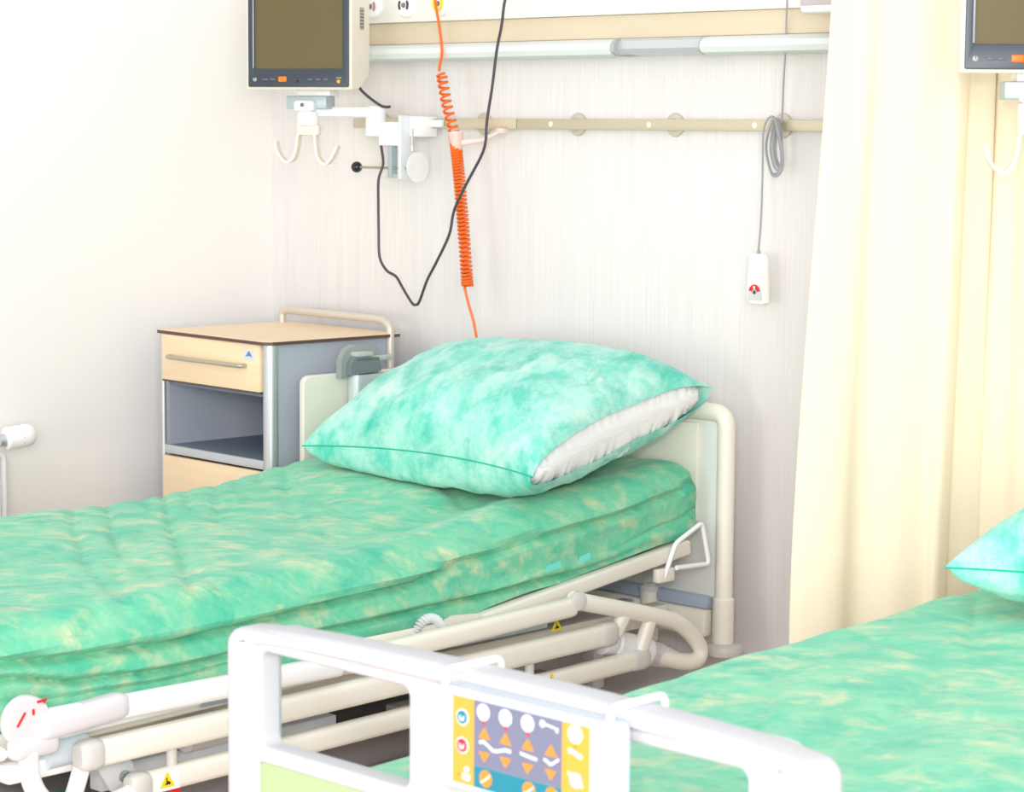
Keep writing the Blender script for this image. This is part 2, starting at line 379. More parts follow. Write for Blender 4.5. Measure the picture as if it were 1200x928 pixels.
def make_arm(label, pivot, th, elbow, full):
    """swivel arm: bracket and hooks at pivot, link to elbow, clamp on the wall rail"""
    pv, el = Vector(pivot), Vector(elbow)
    t = thing('swivel_mount', label, 'swivel mount', (el.x, -.03, 1.40), 0, 'swivel arms on the wall rail')
    A = PLAST; M = Matrix.Translation(pv) @ Matrix.Rotation(th, 4, 'Z')
    br = MB().box(-.055, .055, -.012, .045, .012, .045, .003).xf(M).build('tilt_bracket', mat('blue_grey_metal', (176, 188, 194), .4, metal=.3), t, world=True)
    MB().box(-.03, .06, .0, .06, .045, .0605, .002).xf(M).build('mounting_plate', A, t, world=True)
    k = MB().box(-.028, .026, -.03, .01, .006, .034, .008, 3).xf(M).build('tilt_knuckle', A, t, world=True)
    MB().lathe([(0, .005), (.003, .005), (.004, 0)], (-.002, -.030, .022), (0, -1, 0), 12).xf(M).build('hinge_screw', mat('grey_screw', (110, 110, 116), .4, metal=.6), k, world=True)
    MB().lathe([(-.03, .024), (-.028, .027), (.004, .027), (.006, .024)], pv, (0, 0, 1), 24).build('pivot_hub', A, t, world=True)
    d = (el-pv); d.z = 0; n = d.normalized()
    MB().bar(pv+n*.01+Vector((0, 0, .006)), el-n*.005+Vector((0, 0, .006)), .034, .026, .006, 4).build('arm_link', A, t, world=True)
    MB().lathe([(-.055, .024), (-.053, .026), (-.016, .026), (-.015, .0255), (-.014, .0255), (-.013, .026), (.018, .026), (.021, .023)], el, (0, 0, 1), 28).build('elbow_hub', A, t, world=True)
    # hooks
    px = [(321, 166), (323, 177), (329, 187), (335, 190), (341, 186), (345, 174), (347, 158), (350, 155), (362, 155), (366, 159), (367, 174), (370, 186), (377, 192), (384, 186), (391, 171)]
    pts = [((x-358)/413., .0, -(y-134)/464.) for x, y in px]
    hk = MB().ribbon(catmull(pts, 4), (0, 1, 0), .022, .006).xf(Matrix.Translation(pv+Vector((.004, 0, 0))) @ Matrix.Rotation(th, 4, 'Z')).build('double_hook', mat('cream_hook', (238, 228, 212), .4), t, world=True)
    MB().box(-.03, .03, -.012, .012, -.054, -.027, .005).xf(Matrix.Translation(pv+Vector((.004, 0, 0))) @ Matrix.Rotation(th, 4, 'Z')).build('hook_mount', mat('cream_hook', (238, 228, 212)), t, world=True)
    # clamp on the rail
    ex = el.x+.033; y0 = el.y
    MB().box(ex-.01, ex+.072, y0-.012, y0+.022, 1.455, 1.515, .004).build('clamp_block', A, t, world=True)
    MB().box(ex+.066, ex+.078, y0-.016, y0+.03, 1.372, 1.532, .002).build('clamp_plate', mat('light_alloy', (226, 230, 234), .35, metal=.2), t, world=True)
    MB().box(ex+.078, ex+.102, y0+.01, -.018, 1.478, 1.530, .004).build('rail_claw', A, t, world=True)
    MB().box(ex+.102, ex+.145, -.050, -.036, 1.503, 1.521, .003).build('claw_tongue', A, t, world=True)
    MB().tube([(ex+.096, y0+.006, 1.50), (ex+.096, y0+.006, 1.452)], .0025, 8).build('lock_pin', STEEL, t, world=True)
    MB().lathe([(0, .005), (.01, .005)], (ex+.096, y0+.006, 1.444), (0, 0, 1), 10).build('pin_cap', STEEL, t, world=True)
    MB().box(ex+.022, ex+.036, y0-.01, y0+.012, 1.374, 1.455, .002).build('frame_leg', mat('blue_grey_metal', (176, 188, 194)), t, world=True)
    MB().box(ex+.022, ex+.07, y0-.006, y0+.008, 1.374, 1.384, .001).build('frame_foot', mat('blue_grey_metal', (176, 188, 194)), t, world=True)
    MB().tube([(ex-.095, y0, 1.399), (ex+.1, y0, 1.399)], .0032, 10).build('clamp_spindle', mat('bronze_rod', (176, 164, 148), .35, metal=.6), t, world=True)
    bl = [(-.0145*math.cos(math.pi*k/10), max(.0145*math.sin(math.pi*k/10), 0)) for k in range(11)]
    MB().lathe(bl, (ex-.105, y0, 1.399), (1, 0, 0), 20).build('ball_knob', mat('black_knob', (28, 30, 36), .25), t, world=True)
    MB().lathe([(0, .006), (.012, .008), (.02, .002)], (ex+.088, y0, 1.399), (1, 0, 0), 14).build('spindle_tip', mat('bronze_rod', (176, 164, 148)), t, world=True)
    MB().lathe([(0, .030), (.002, .038), (.005, .038), (.008, .030), (.0085, 0)], (ex+.106, y0+.012, 1.402), (1, 0, 0), 32).build('clear_disc', mat('milky_clear_plastic', (250, 250, 250), .25, alpha=.55), t, world=True)
    return t
th1 = R(25)
make_monitor('ivory bedside monitor with dark olive screen, mounted above the cabinet', (.492, -.330, 1.592), th1)
make_arm('white swivel arm with black ball knob, holding the monitor above the cabinet', (.463, -.275, 1.5335), th1, (.532, -.107, 1.5335), True)
th2 = R(43)
pv2 = Vector((2.637, -.405, 1.549))
mo2 = Vector((.0, -.045, 0)); mo2.rotate(Matrix.Rotation(th2, 3, 'Z'))
make_monitor('ivory bedside monitor with dark olive screen in front of the curtain', (pv2.x+mo2.x, pv2.y+mo2.y, 1.6075), th2)
make_arm('white swivel arm with hooks in front of the curtain, under the right monitor', tuple(pv2), th2, (2.99, -.107, 1.549), False)

# ---------------------------------------------------------------- cords on the wall
oc = thing('coiled_hose', 'bright orange coiled cord hanging from the supply unit behind the pillow', 'coiled cord', (.80, -.12, 1.60))
ORG = mat('orange_rubber', (236, 102, 16), .4)
MB().tube(catmull([(.74, -.09, 1.90), (.752, -.115, 1.86), (.761, -.12, 1.814), (.776, -.12, 1.75), (.786, -.12, 1.69), (.779, -.12, 1.655), (.776, -.12, 1.64)], 6), .0036, 10).build('straight_lead', ORG, oc, world=True)
def helix(ctr, turns, rr, tr, nseg=12):
    """coil round a centre line; returns points"""
    C_ = catmull(ctr, 12); n = int(turns*nseg); out = []
    for i in range(n+1):
        t = i/n*(len(C_)-1); k = min(int(t), len(C_)-2); p = C_[k].lerp(C_[k+1], t-k)
        d = (C_[k+1]-C_[k]).normalized(); e1 = d.cross(Vector((0, 1, 0))).normalized(); e2 = d.cross(e1)
        a = 2*math.pi*i/nseg; out.append(p+(e1*math.cos(a)+e2*math.sin(a))*rr)
    return out
MB().tube(helix([(.787, -.122, 1.632), (.806, -.122, 1.56), (.834, -.122, 1.485)], 10.5, .0115, .003, 12), .0034, 6).build('stretched_coil', ORG, oc, world=True)
MB().tube(helix([(.834, -.122, 1.485), (.848, -.122, 1.40), (.866, -.122, 1.26), (.882, -.122, 1.115)], 46, .0125, .003, 12), .0036, 6).build('tight_coil', ORG, oc, world=True)
MB().tube(catmull([(.873, -.122, 1.115), (.882, -.13, 1.105), (.905, -.14, 1.07), (.922, -.14, 1.03), (.930, -.135, .98), (.935, -.13, .94)], 6), .0036, 8).build('lower_lead', mat('pale_orange_rubber', (240, 120, 66), .45), oc, world=True)

bk = MB().tube(catmull([(1.045, -.09, 1.86), (1.035, -.13, 1.83), (1.031, -.15, 1.804), (1.020, -.15, 1.745), (1.004, -.15, 1.684), (.990, -.15, 1.60), (.975, -.15, 1.53), (.971, -.15, 1.50), (.969, -.15, 1.47), (.955, -.15, 1.435), (.90, -.15, 1.36), (.862, -.15, 1.30), (.845, -.15, 1.24), (.80, -.15, 1.17), (.768, -.15, 1.125), (.740, -.15, 1.07), (.726, -.15, 1.061), (.712, -.15, 1.066), (.68, -.15, 1.10), (.655, -.15, 1.128), (.62, -.15, 1.142), (.594, -.15, 1.175), (.588, -.148, 1.24), (.578, -.14, 1.31), (.568, -.13, 1.37), (.572, -.118, 1.41), (.558, -.112, 1.46), (.562, -.104, 1.485)], 6), .0036, 8)
tag(bk.build('black_cable', mat('dark_cable', (66, 60, 68), .45)), 'thin black cable looping down the wall behind the orange coiled cord', 'cable')
tag(MB().tube(catmull([(.53, -.21, 1.66), (.545, -.19, 1.62), (.552, -.17, 1.59), (.575, -.13, 1.556), (.598, -.118, 1.553)], 6), .0036, 8).build('monitor_cable', MATS['dark_cable']), 'short black cable from the back of the monitor into the swivel arm', 'cable')
cc = thing('cord_clip', 'small clear plastic clip holding the orange cord to the wall rail', 'clip', (.83, -.05, 1.48))
CL = mat('rosy_clear_plastic', (250, 225, 216), .3, alpha=.7)
MB().lathe([(0, .019), (.022, .017), (.045, .013)], (.838, -.122, 1.492), (.10, 0, -1), 18).build('clip_sleeve', CL, cc, world=True)
MB().tube([(.85, -.115, 1.465), (.89, -.08, 1.472), (.915, -.05, 1.492)], .006, 10, rad=[.009, .006, .004]).build('clip_arm', CL, cc, world=True)
MB().box(.905, .930, -.052, -.0345, 1.488, 1.502, .003).build('rail_foot', CL, cc, world=True)

nc = thing('nurse_call_handset', 'white nurse call handset with red symbol hanging by a grey cord from the rail', 'call handset', (1.728, -.05, 1.17))
GC = mat('grey_cord', (158, 158, 164), .5)
MB().tube(catmull([(1.836, -.10, 1.84), (1.832, -.10, 1.78), (1.815, -.08, 1.69), (1.80, -.065, 1.61), (1.787, -.05, 1.55), (1.782, -.046, 1.52)], 6), .0022, 8).build('upper_cord', GC, nc, world=True)
hk = MB()
for k in range(5):
    w = .009+.0035*k; dx = random.uniform(-.003, .003); lo = 1.425-.006*k+random.uniform(-.004, .004); yy = -.042-.005*k
    c0 = 1.772+dx
    hk.tube(catmull([(c0-.002, yy, 1.527), (c0-w*.7, yy, 1.50), (c0-w, yy, 1.46), (c0-.3*w, yy, lo+.006), (c0+.5*w, yy, lo), (c0+w*1.1, yy, lo+.02), (c0+w, yy, 1.46), (c0+w*.4, yy, 1.505)], 5, closed=True), .0024, 7, closed=True)
hk.build('cord_hank', GC, nc, world=True)
MB().tube(catmull([(1.772, -.05, 1.525), (1.757, -.048, 1.532), (1.742, -.048, 1.522), (1.7345, -.05, 1.49), (1.735, -.05, 1.40), (1.733, -.05, 1.30), (1.727, -.05, 1.225)], 6), .0022, 8).build('lower_cord', GC, nc, world=True)
hb = MB()
sec = [(1.116, .024, .010), (1.113+.006, .0285, .012), (1.16, .0275, .013), (1.20, .0255, .012), (1.222, .0235, .011), (1.2275, .019, .008)]
vs = []; fs = []; n = 20
for z, hw, hd in sec:
    for k in range(n):
        a = 2*math.pi*k/n; cx = math.copysign(abs(math.cos(a))**.5, math.cos(a)); sy = math.copysign(abs(math.sin(a))**.6, math.sin(a))
        vs.append((1.727+hw*cx, -.046+hd*sy, z))
for i in range(len(sec)-1):
    for k in range(n): fs.append((i*n+k, i*n+(k+1) % n, (i+1)*n+(k+1) % n, (i+1)*n+k))
fs += [tuple(reversed(range(n))), tuple(range(n*(len(sec)-1), n*len(sec)))]
hb.add(vs, fs).build('handset_body', mat('handset_white', (250, 246, 240), .3), nc, world=True)
MB().lathe([(0, .0045), (.01, .003)], (1.727, -.048, 1.2265), (0, 0, 1), 12).build('strain_relief', GC, nc, world=True)
lb = MB()
lb.prism([(1.727+.0185*math.cos(R(a)), 1.136+.026*math.sin(R(a))) for a in range(0, 181, 15)]+[(1.7085, 1.124), (1.7455, 1.124)], 'y', -.0602, -.0584)
lbo = lb.build('button_pad', mat('pale_grey_pad', (206, 206, 208), .5), nc, world=True)
rs = MB()
rs.prism([(1.727+.016*math.cos(R(a)), 1.143+.016*math.sin(R(a))) for a in range(10, 171, 16)]+[(1.719, 1.143), (1.7265, 1.152), (1.735, 1.143)], 'y', -.0612, -.0603)
rs.build('nurse_symbol', RED, lbo, world=True)
MB().lathe([(0, .0042), (.0012, .0042)], (1.727, -.0605, 1.142), (0, -1, 0), 14).build('symbol_face', mat('black_print', (70, 64, 66)), lbo, world=True)
MB().box(1.7245, 1.7295, -.0622, -.0612, 1.1505, 1.1555).build('cap_mark', PLAST, lbo, world=True)

# ---------------------------------------------------------------- radiator
rd = thing('radiator', 'white wall radiator with thermostat valve at left edge behind the bed', 'radiator', (.06, -1.4, .12))
rp_ = MB().box(.035, .115, -2.3, -.965, .16, .705, .01, 3)
RP = rp_.build('radiator_panel', PLAST, rd, world=True)
g = MB()
for k in range(26): g.box(.114, .118, -2.27+.05*k, -2.245+.05*k, .2, .67, .0015)
tag(g.build('convector_ribs', PLAST, rd, world=True), kind='stuff')
MB().tube(fillet([(.075, -.965, .69), (.075, -.935, .69), (.075, -.935, .15), (.0, -.935, .15)], .02), .009, 10).build('supply_pipe', PLAST, rd, world=True)
MB().lathe([(0, .014), (.02, .017), (.03, .016)], (.085, -.955, .727), (0, 1, 0), 20).build('valve_body', ALU, rd, world=True)
hd = MB().lathe([(0, .022), (.004, .028), (.012, .029), (.013, .027), (.016, .028), (.055, .029), (.068, .027), (.076, .020), (.078, 0)], (.085, -.936, .730), (.15, 1, .1), 28).build('thermostat_head', PLAST, rd, world=True)
ds = MB()
for k in range(14):
    a = 2*math.pi*k/14; ds.lathe([(0, .002), (.0012, .0015)], (.085+.029*math.cos(a)+.005, -.9, .730+.029*math.sin(a)+.004), (math.cos(a), 0, math.sin(a)), 6)
ds.build('grip_dots', CAPG, hd, world=True)

# ---------------------------------------------------------------- bedside cabinet
cb = thing('bedside_cabinet', 'bedside cabinet with peach drawers, grey sides and silver corner posts', 'cabinet', (.364, -.289, 0), R(-2.5))
w, d = .460, .416
PEACH = mat('peach_laminate', (244, 220, 184), .45, rgb2=(241, 214, 176), vscale=(4, 4, 60))
GSIDE = mat('grey_blue_side', (172, 178, 190), .55, bump=.2, bscale=300)
GIN = mat('dark_grey_inside', (124, 136, 154), .6, bump=.1, bscale=300)
hx, hy = w/2, d/2
MB().prism([(-hx-.006, -hy-.004), (hx-.01, -hy-.012), (hx+.006, -hy+.006), (hx+.010, hy-.004), (-hx-.006, hy)], 'z', .9725, .9762).build('top_core', mat('brown_edge', (92, 66, 62), .5), cb)
tp = MB().prism([(-hx-.006, -hy-.004), (hx-.01, -hy-.012), (hx+.006, -hy+.006), (hx+.010, hy-.004), (-hx-.006, hy)], 'z', .9778, .9796).build('top_panel', PEACH, cb)
MB().prism([(-hx-.0063, -hy-.0043), (hx-.01, -hy-.0123), (hx+.0063, -hy+.006), (hx+.0103, hy-.004), (-hx-.006, hy+.0003)], 'z', .9700, .9780).build('top_edge', mat('brown_edge', (92, 66, 62)), cb)
MB().box(hx-.018, hx-.004, -hy+.03, hy-.01, .10, .972).build('side_panel', GSIDE, cb)
MB().box(-hx+.004, -hx+.012, -hy+.02, hy-.01, .10, .972).build('side_panel', GSIDE, cb)
MB().box(-hx+.012, hx-.018, hy-.022, hy-.012, .10, .972).build('back_panel', GIN, cb)
MB().box(-hx+.012, hx-.018, -hy+.02, hy-.022, .838, .846).build('divider', GIN, cb)
sh = MB().box(-hx+.012, hx-.018, -hy+.014, hy-.022, .668, .680).build('shelf', GIN, cb)
MB().box(-hx+.012, hx-.030, -hy+.002, -hy+.013, .660, .682, .003).build('shelf_lip', mat('light_grey_lip', (192, 196, 200), .5), sh)
MB().box(-hx+.012, hx-.018, -hy+.02, hy-.022, .10, .115).build('bottom_panel', GIN, cb)
MB().lathe([(.075, .019), (.972, .019)], (hx-.018, -hy+.018, 0), (0, 0, 1), 24).build('corner_post', ALU, cb)
MB().lathe([(.075, .007), (.972, .007)], (-hx+.006, -hy+.006, 0), (0, 0, 1), 14).build('corner_post', ALU, cb)
dr = MB().box(-hx+.013, hx-.036, -hy-.004, -hy+.014, .852, .9695, .002).build('drawer', PEACH, cb)
MB().box(-hx+.015, hx-.038, -hy+.014, -hy+.35, .856, .94).build('drawer_tray', GIN, dr)
MB().box(-hx+.014, hx-.036, -hy-.0035, -hy+.014, .848, .8518).build('drawer_edge', mat('brown_edge', (92, 66, 62)), dr)
MB().tube(fillet([(-.172, -hy-.002, .914), (-.172, -hy-.022, .914), (.140, -hy-.022, .914), (.140, -hy-.002, .914)], .012), .0055, 10).build('drawer_handle', mat('nickel_handle', (190, 180, 164), .35, metal=.6), dr)
lg = MB().box(.135, .172, -hy-.0052, -hy-.004, .929, .953).build('maker_sticker', mat('pale_blue_label', (206, 220, 234), .4), dr)
MB().prism([(.140, .936), (.153, .951), (.157, .951), (.168, .936), (.160, .939), (.148, .939)], 'y', -hy-.0058, -hy-.0052).build('blue_emblem', mat('blue_print', (96, 128, 178), .4), lg)
dd = MB().box(-hx+.013, hx-.036, -hy-.004, -hy+.014, .13, .655, .002).build('cabinet_door', PEACH, cb)
MB().tube(fillet([(.13, -hy-.002, .38), (.13, -hy-.028, .38), (.13, -hy-.028, .52), (.13, -hy-.002, .52)], .012), .0055, 10).build('door_handle', MATS['nickel_handle'], dd)
for sx in (-1, 1):
    for sy in (-1, 1):
        c = MB().lathe([(-.011, .03), (-.009, .034), (.009, .034), (.011, .03)], (sx*(hx-.05), sy*(hy-.06), .034), (1, 0, 0), 20).build('castor', DARK, cb)
        MB().box(sx*(hx-.05)-.02, sx*(hx-.05)+.02, sy*(hy-.06)-.016, sy*(hy-.06)+.016, .062, .10, .004).build('castor_fork', GREYP, c)
# gallery tube round the back of the top
GT = mat('gallery_tube', (214, 206, 194), .4, metal=.35)
MB().tube(fillet([(-.215, hy-.03, .975), (-.215, hy-.03, 1.010), (-.195, hy-.025, 1.013), (.200, hy-.03, 1.013), (hx+.002, hy-.03, 1.000), (hx+.002, hy-.03, .60)], .035, 7), .0105, 14).build('gallery_rail', GT, cb)
# fold-down table on the side
cl = MB().prism(rrect(hx+.062, hx+.105, -.020, .078, .018, 5), 'z', .12, .893).build('table_column', mat('column_alloy', (214, 220, 226), .35, metal=.35), cb)
HG = mat('hinge_grey', (150, 158, 156), .45)
MB().prism([(-.05, .885), (-.05, .93), (-.035, .955), (-.01, .966), (.06, .962), (.07, .955), (.07, .892)], 'x', hx+.064, hx+.084).build('hinge_cheek', HG, cl)
MB().prism([(-.035, .893), (-.035, .922), (-.02, .94), (.055, .935), (.062, .9)], 'x', hx+.084, hx+.104).build('hinge_block', mat('dark_hinge', (118, 128, 132), .5), cl)
MB().box(hx+.09, hx+.104, -.02, .10, .925, .938, .003).build('release_lever', mat('light_hinge', (186, 192, 188), .45), cl)
MB().box(hx+.07, hx+.106, -.02, .035, .938, .95, .003).build('hinge_cap', mat('light_hinge', (186, 192, 188)), cl)
plate('folded_table_leaf', mat('pale_leaf', (230, 228, 214), .45), rrect(-.145, .20, .42, .895, .022), [], hx+.045, .009, .004, cb, plane='yz')

# ---------------------------------------------------------------- hospital beds
def board(outer_holes): pass
GREENP = mat('pale_green_panel', (166, 194, 140), .45)
def make_bed(label, cx, siderail):
    t = thing('hospital_bed', label, 'bed', (cx, -1.2, 0), 0, 'hospital beds standing head to the wall')
    M = Matrix.Translation((cx, 0, 0))
    def P(mb, nm, m, par=t, lab=None):
        o = mb.xf(M).build(nm, m, par, world=True)
        if lab: tag(o, lab)
        return o
    # ---- headboard: tube frame with panel, sleeves and bumpers
    hb_ = P(MB().tube(fillet([(-.472, -.12, .36), (-.472, -.12, .872), (.472, -.12, .872), (.472, -.12, .36)], .035, 7), .0205, 16), 'headboard_frame', WHITE)
    P(MB().box(-.452, .452, -.127, -.113, .452, .853, .004), 'headboard_panel', mat('soft_grey_panel', (222, 222, 218), .5), hb_)
    P(MB().box(-.452, .40, -.135, -.127, .62, .845, .004), 'headboard_inset', WHITE, hb_)
    P(MB().box(-.44, .44, -.142, -.108, .425, .455, .006), 'head_crossbar', BLUEG)
    for sx in (-1, 1):
        s_ = P(MB().lathe([(.350, .0225), (.352, .0245), (.452, .0245), (.455, .022)], (sx*.472, -.12, 0), (0, 0, 1), 20), 'post_sleeve', WHITE, hb_)
        P(MB().lathe([(-.016, .030), (-.010, .041), (0, .044), (.010, .041), (.016, .030)], (sx*.474, -.118, .335), (0, 0, 1), 24), 'wall_bumper', CAPG, hb_)
        P(MB().bar((sx*.40, -.13, .335), (sx*.455, -.12, .335), .03, .026, .01), 'bumper_arm', CAPG, hb_)
        sk = P(MB().lathe([(.33, .022), (.455, .022), (.458, .019), (.462, .017)], (sx*.27, -.14, 0), (0, 0, 1), 20), 'pole_socket', WHITE)
        P(MB().lathe([(0, .026), (.014, .026)], (sx*.27, -.14, .446), (0, 0, 1), 20), 'socket_collar', GREYP, sk)
    P(MB().box(-.44, .44, -.150, -.120, .362, .424, .006), 'head_beam', WHITE)
    P(MB().box(.20, .235, -.2, -.15, .36, .42, .004), 'beam_bracket', ALU)
    # ---- mattress platform: side bars (back section raised), cross slats
    for sx in (-1, 1):
        P(MB().bar((sx*.435, -2.16, .455), (sx*.435, -1.05, .478), .03, .04, .006), 'platform_side_bar', WHITE)
        P(MB().bar((sx*.445, -1.12, .478), (sx*.445, -.22, .580), .028, .034, .006, ends=.006), 'backrest_side_bar', WHITE)
        P(MB().box(sx*.33-.02, sx*.33+.02, -2.1, -.17, .385, .43, .006), 'main_beam', WHITE)
        h_ = P(MB().tube(fillet([(sx*.462, -.318, .520), (sx*.475, -.295, .600), (sx*.475, -.205, .636), (sx*.475, -.178, .540), (sx*.475, -.29, .545)], .012, 4), .0055, 10), 'mattress_retainer', PLAST)
        P(MB().box(sx*.455-.006, sx*.455+.012, -.34, -.285, .515, .545, .003), 'retainer_foot', WHITE, h_)
    for k in range(7):
        y = -2.08+.16*k; P(MB().box(-.42, .42, y, y+.09, .455, .466, .003), 'platform_slat', GREYP)
    for k in range(5):
        y = -.99+.16*k; z = .478+(y+1.12)*.113; P(MB().bar((-.42, y+.04, z), (.42, y+.04, z), .09, .010, .003), 'platform_slat', GREYP)
    # ---- footboard with two hand openings and green inset
    def arch(x): return .873-.013*abs(x/.473)**2.6
    outer = []
    for k in range(4): outer.append((.473, .30+.13*k))
    for k in range(7):
        a = R(90*k/6); outer.append((.447+.026*math.cos(a), .833+.026*math.sin(a)))
    for k in range(1, 12):
        x = .447-.894*k/12; outer.append((x, arch(x)))
    for k in range(7):
        a = R(90+90*k/6); outer.append((-.447+.026*math.cos(a), .833+.026*math.sin(a)))
    for k in range(4): outer.append((-.473, .69-.13*k))
    fb = plate('footboard_frame', mat('white_footboard', (190, 191, 197), .35), outer, [rrect(-.419, .419, .36, .846, .022)], -2.285, .031, .016, t)
    inner = rrect(-.433, .433, .335, .856, .006)
    w1 = rrect(-.409, -.134, .710, .834, .013); w2 = rrect(.134, .381, .710, .834, .013); w3 = rrect(-.417, .417, .37, .688, .01)
    fi = plate('footboard_field', MATS['white_footboard'], inner, [w1, w2, w3], -2.289, .018, .006, fb)
    fg = MB().box(-.421, .421, -2.300, -2.278, .365, .692, .003).build('green_inset', GREENP, fb)
    for o in (fb, fi, fg):
        for v in o.data.vertices: v.co = v.co+Vector((0, 1.2, 0))
    tag(fg, 'pale green panel set in the footboard')
    for sx in (-1, 1):
        P(MB().lathe([(-.02, .03), (-.012, .044), (0, .048), (.012, .044), (.02, .03)], (sx*.43, -2.29, .27), (0, 0, 1), 20), 'corner_bumper', CAPG, fb)
    # ---- underframe
    P(MB().box(-.34, .34, -1.93, -.30, .13, .20, .012), 'base_frame', WHITE)
    P(MB().box(-.30, .30, -1.8, -.45, .20, .275, .03, 3), 'base_cover', CHAR)
    for y in (-1.62, -.62):
        lc = P(MB().box(-.09, .09, y-.07, y+.07, .27, .39, .01), 'lift_column', BLUEG)
        P(MB().box(-.34, .34, y-.03, y+.03, .365, .405, .006), 'cross_member', GREYP)
    P(MB().lathe([(0, .032), (.3, .032), (.302, .026), (.42, .026)], (.21, -1.52, .345), (0, 1, .05), 20), 'backrest_motor', GREYP)
    P(MB().box(.365, .40, -1.78, -1.22, .322, .366, .004), 'linkage_bar', mat('pale_blue_plastic', (206, 214, 224), .4))
    P(MB().box(.355, .39, -1.05, -.6, .30, .35, .004), 'linkage_bar', CHAR)
    for y in (-1.88, -.42):
        for sx in (-1, 1):
            cst = P(MB().box(sx*.36-.035, sx*.36+.035, y-.06, y+.06, .115, .175, .02, 3), 'castor_cover', PLAST)
            P(MB().lathe([(-.022, .055), (-.018, .062), (.018, .062), (.022, .055)], (sx*.36, y, .063), (1, 0, 0), 24), 'castor_wheel', DARK, cst)
    if siderail:
        X = .52
        sr = P(MB().bar((X, -1.905, .436), (X, -.555, .446), .034, .048, .012, ends=.016), 'siderail_bar', WHITE)
        for a, bq in ((-1.90, -.555),):
            P(MB().bar((X, -1.915, .436), (X, -1.865, .436), .040, .054, .014, ends=.018), 'end_cap', CAPG, sr)
            P(MB().bar((X, -.60, .446), (X, -.545, .447), .039, .052, .014, ends=.018), 'end_cap', CAPG, sr)
        s3 = P(MB().bar((X, -1.80, .362), (X, -.455, .376), .032, .042, .012, ends=.014), 'siderail_bar', WHITE)
        P(MB().bar((X, -1.81, .362), (X, -1.765, .362), .038, .048, .014, ends=.018), 'end_cap', CAPG, s3)
        P(MB().bar((X, -.50, .376), (X, -.44, .376), .037, .047, .014, ends=.018), 'end_cap', CAPG, s3)
        st = P(MB().bar((X, -1.98, .510), (X, -1.32, .500), .036, .040, .012, ends=.01), 'siderail_top', PLAST)
        # grey moulded sleeve and pivot disc at the foot end
        P(MB().bar((X, -2.0, .500), (X, -1.815, .512), .044, .046, .015, ends=.02), 'grip_sleeve', mat('light_lilac_grey', (214, 212, 216), .4), st)
        ds_ = P(MB().lathe([(-.012, .040), (-.010, .044), (.006, .044), (.010, .041), (.011, 0)], (X-.002, -2.015, .515), (1, 0, 0), 36), 'pivot_disc', mat('light_lilac_grey', (214, 212, 216)), t, 'grey pivot disc with red lock marks')
        rm = MB()
        rm.bar((X+.0095, -2.040, .512), (X+.0095, -2.024, .534), .003, .004, .001, upv=(0, 1, -.7))
        rm.bar((X+.0095, -2.000, .5475), (X+.0095, -1.984, .549), .003, .0045, .001)
        rm.bar((X+.0095, -1.987, .543), (X+.0095, -1.982, .552), .003, .003, .001, upv=(0, 1, 0))
        rm.box(X+.0085, X+.0105, -2.010, -2.006, .527, .537)
        P(rm, 'lock_marks', RED, ds_)
        P(MB().box(X-.02, X+.016, -2.05, -1.955, .452, .492, .014, 3), 'pivot_housing', mat('light_lilac_grey', (214, 212, 216)), t)
        # curved steel arms at the foot end
        P(MB().tube(catmull([(X, -2.012, .465), (X, -2.012, .43), (X, -2.0, .395), (X, -1.975, .365), (X, -1.94, .345), (X, -1.90, .340), (X, -1.84, .344), (X, -1.80, .352)], 5), .017, 14, rad=None), 'folding_arm', PLAST)
        P(MB().bar((X-.01, -1.893, .428), (X-.01, -1.925, .345), .024, .03, .01), 'folding_arm', PLAST)
        P(MB().tube(catmull([(X-.02, -2.11, .53), (X-.02, -2.085, .49), (X-.02, -2.06, .465), (X-.02, -2.05, .47)], 4), .014, 12), 'release_handle', PLAST)
        # top bar of the head half, turning down into the end loop
        P(MB().bar((X, -1.26, .505), (X, -.672, .520), .034, .040, .012, ends=.014), 'siderail_top', WHITE)
        lp = P(MB().tube(catmull([(X-.005, -.672, .533), (X, -.62, .518), (X, -.50, .486), (X, -.40, .458), (X, -.34, .438), (X, -.295, .408), (X, -.262, .372), (X, -.262, .350), (X, -.285, .342), (X-.005, -.33, .350), (X-.012, -.38, .366), (X-.02, -.43, .384)], 5), .0185, 16), 'end_loop', WHITE)
        P(MB().lathe([(0, .019), (.004, .0195), (.010, .0195), (.012, .016)], (X+.008, -.672, .533), (1, -.2, 0), 20), 'loop_cap', CAPG, lp)
        P(MB().bar((X, -.545, .440), (X, -.505, .492), .026, .032, .01), 'loop_strut', WHITE)
        P(MB().bar((X, -.470, .372), (X, -.428, .462), .026, .032, .01), 'loop_strut', WHITE)
        P(MB().lathe([(0, .018), (.012, .030), (.035, .031), (.042, .027), (.047, .031), (.13, .031), (.135, .034), (.15, .034), (.155, .030), (.20, .026), (.25, .019)], (X-.03, -.560, .428), (.04, 1, -.33), 24), 'hinge_cylinder', mat('light_grey_cylinder', (222, 222, 224), .35))
        P(MB().box(.23, .27, -.33, -.29, .24, .43, .008), 'lift_strut', GREYP)
        for y, z0, z1 in ((-.80, .388, .428), (-1.085, .46, .50), (-1.712, .378, .418), (-1.48, .376, .42)):
            P(MB().lathe([(z0, .010), (z1, .010)], (X-.004, y, 0), (0, 0, 1), 14), 'rail_link', CAPG)
        # angle plates behind the bars
        P(MB().box(X-.052, X-.045, -1.24, -.98, .478, .528, .003), 'side_plate', WHITE)
        P(MB().prism([(-1.22, .515), (-1.02, .520), (-.97, .535), (-.90, .530), (-.86, .51), (-.86, .49), (-1.22, .49)], 'x', X-.06, X-.053), 'side_plate', WHITE)
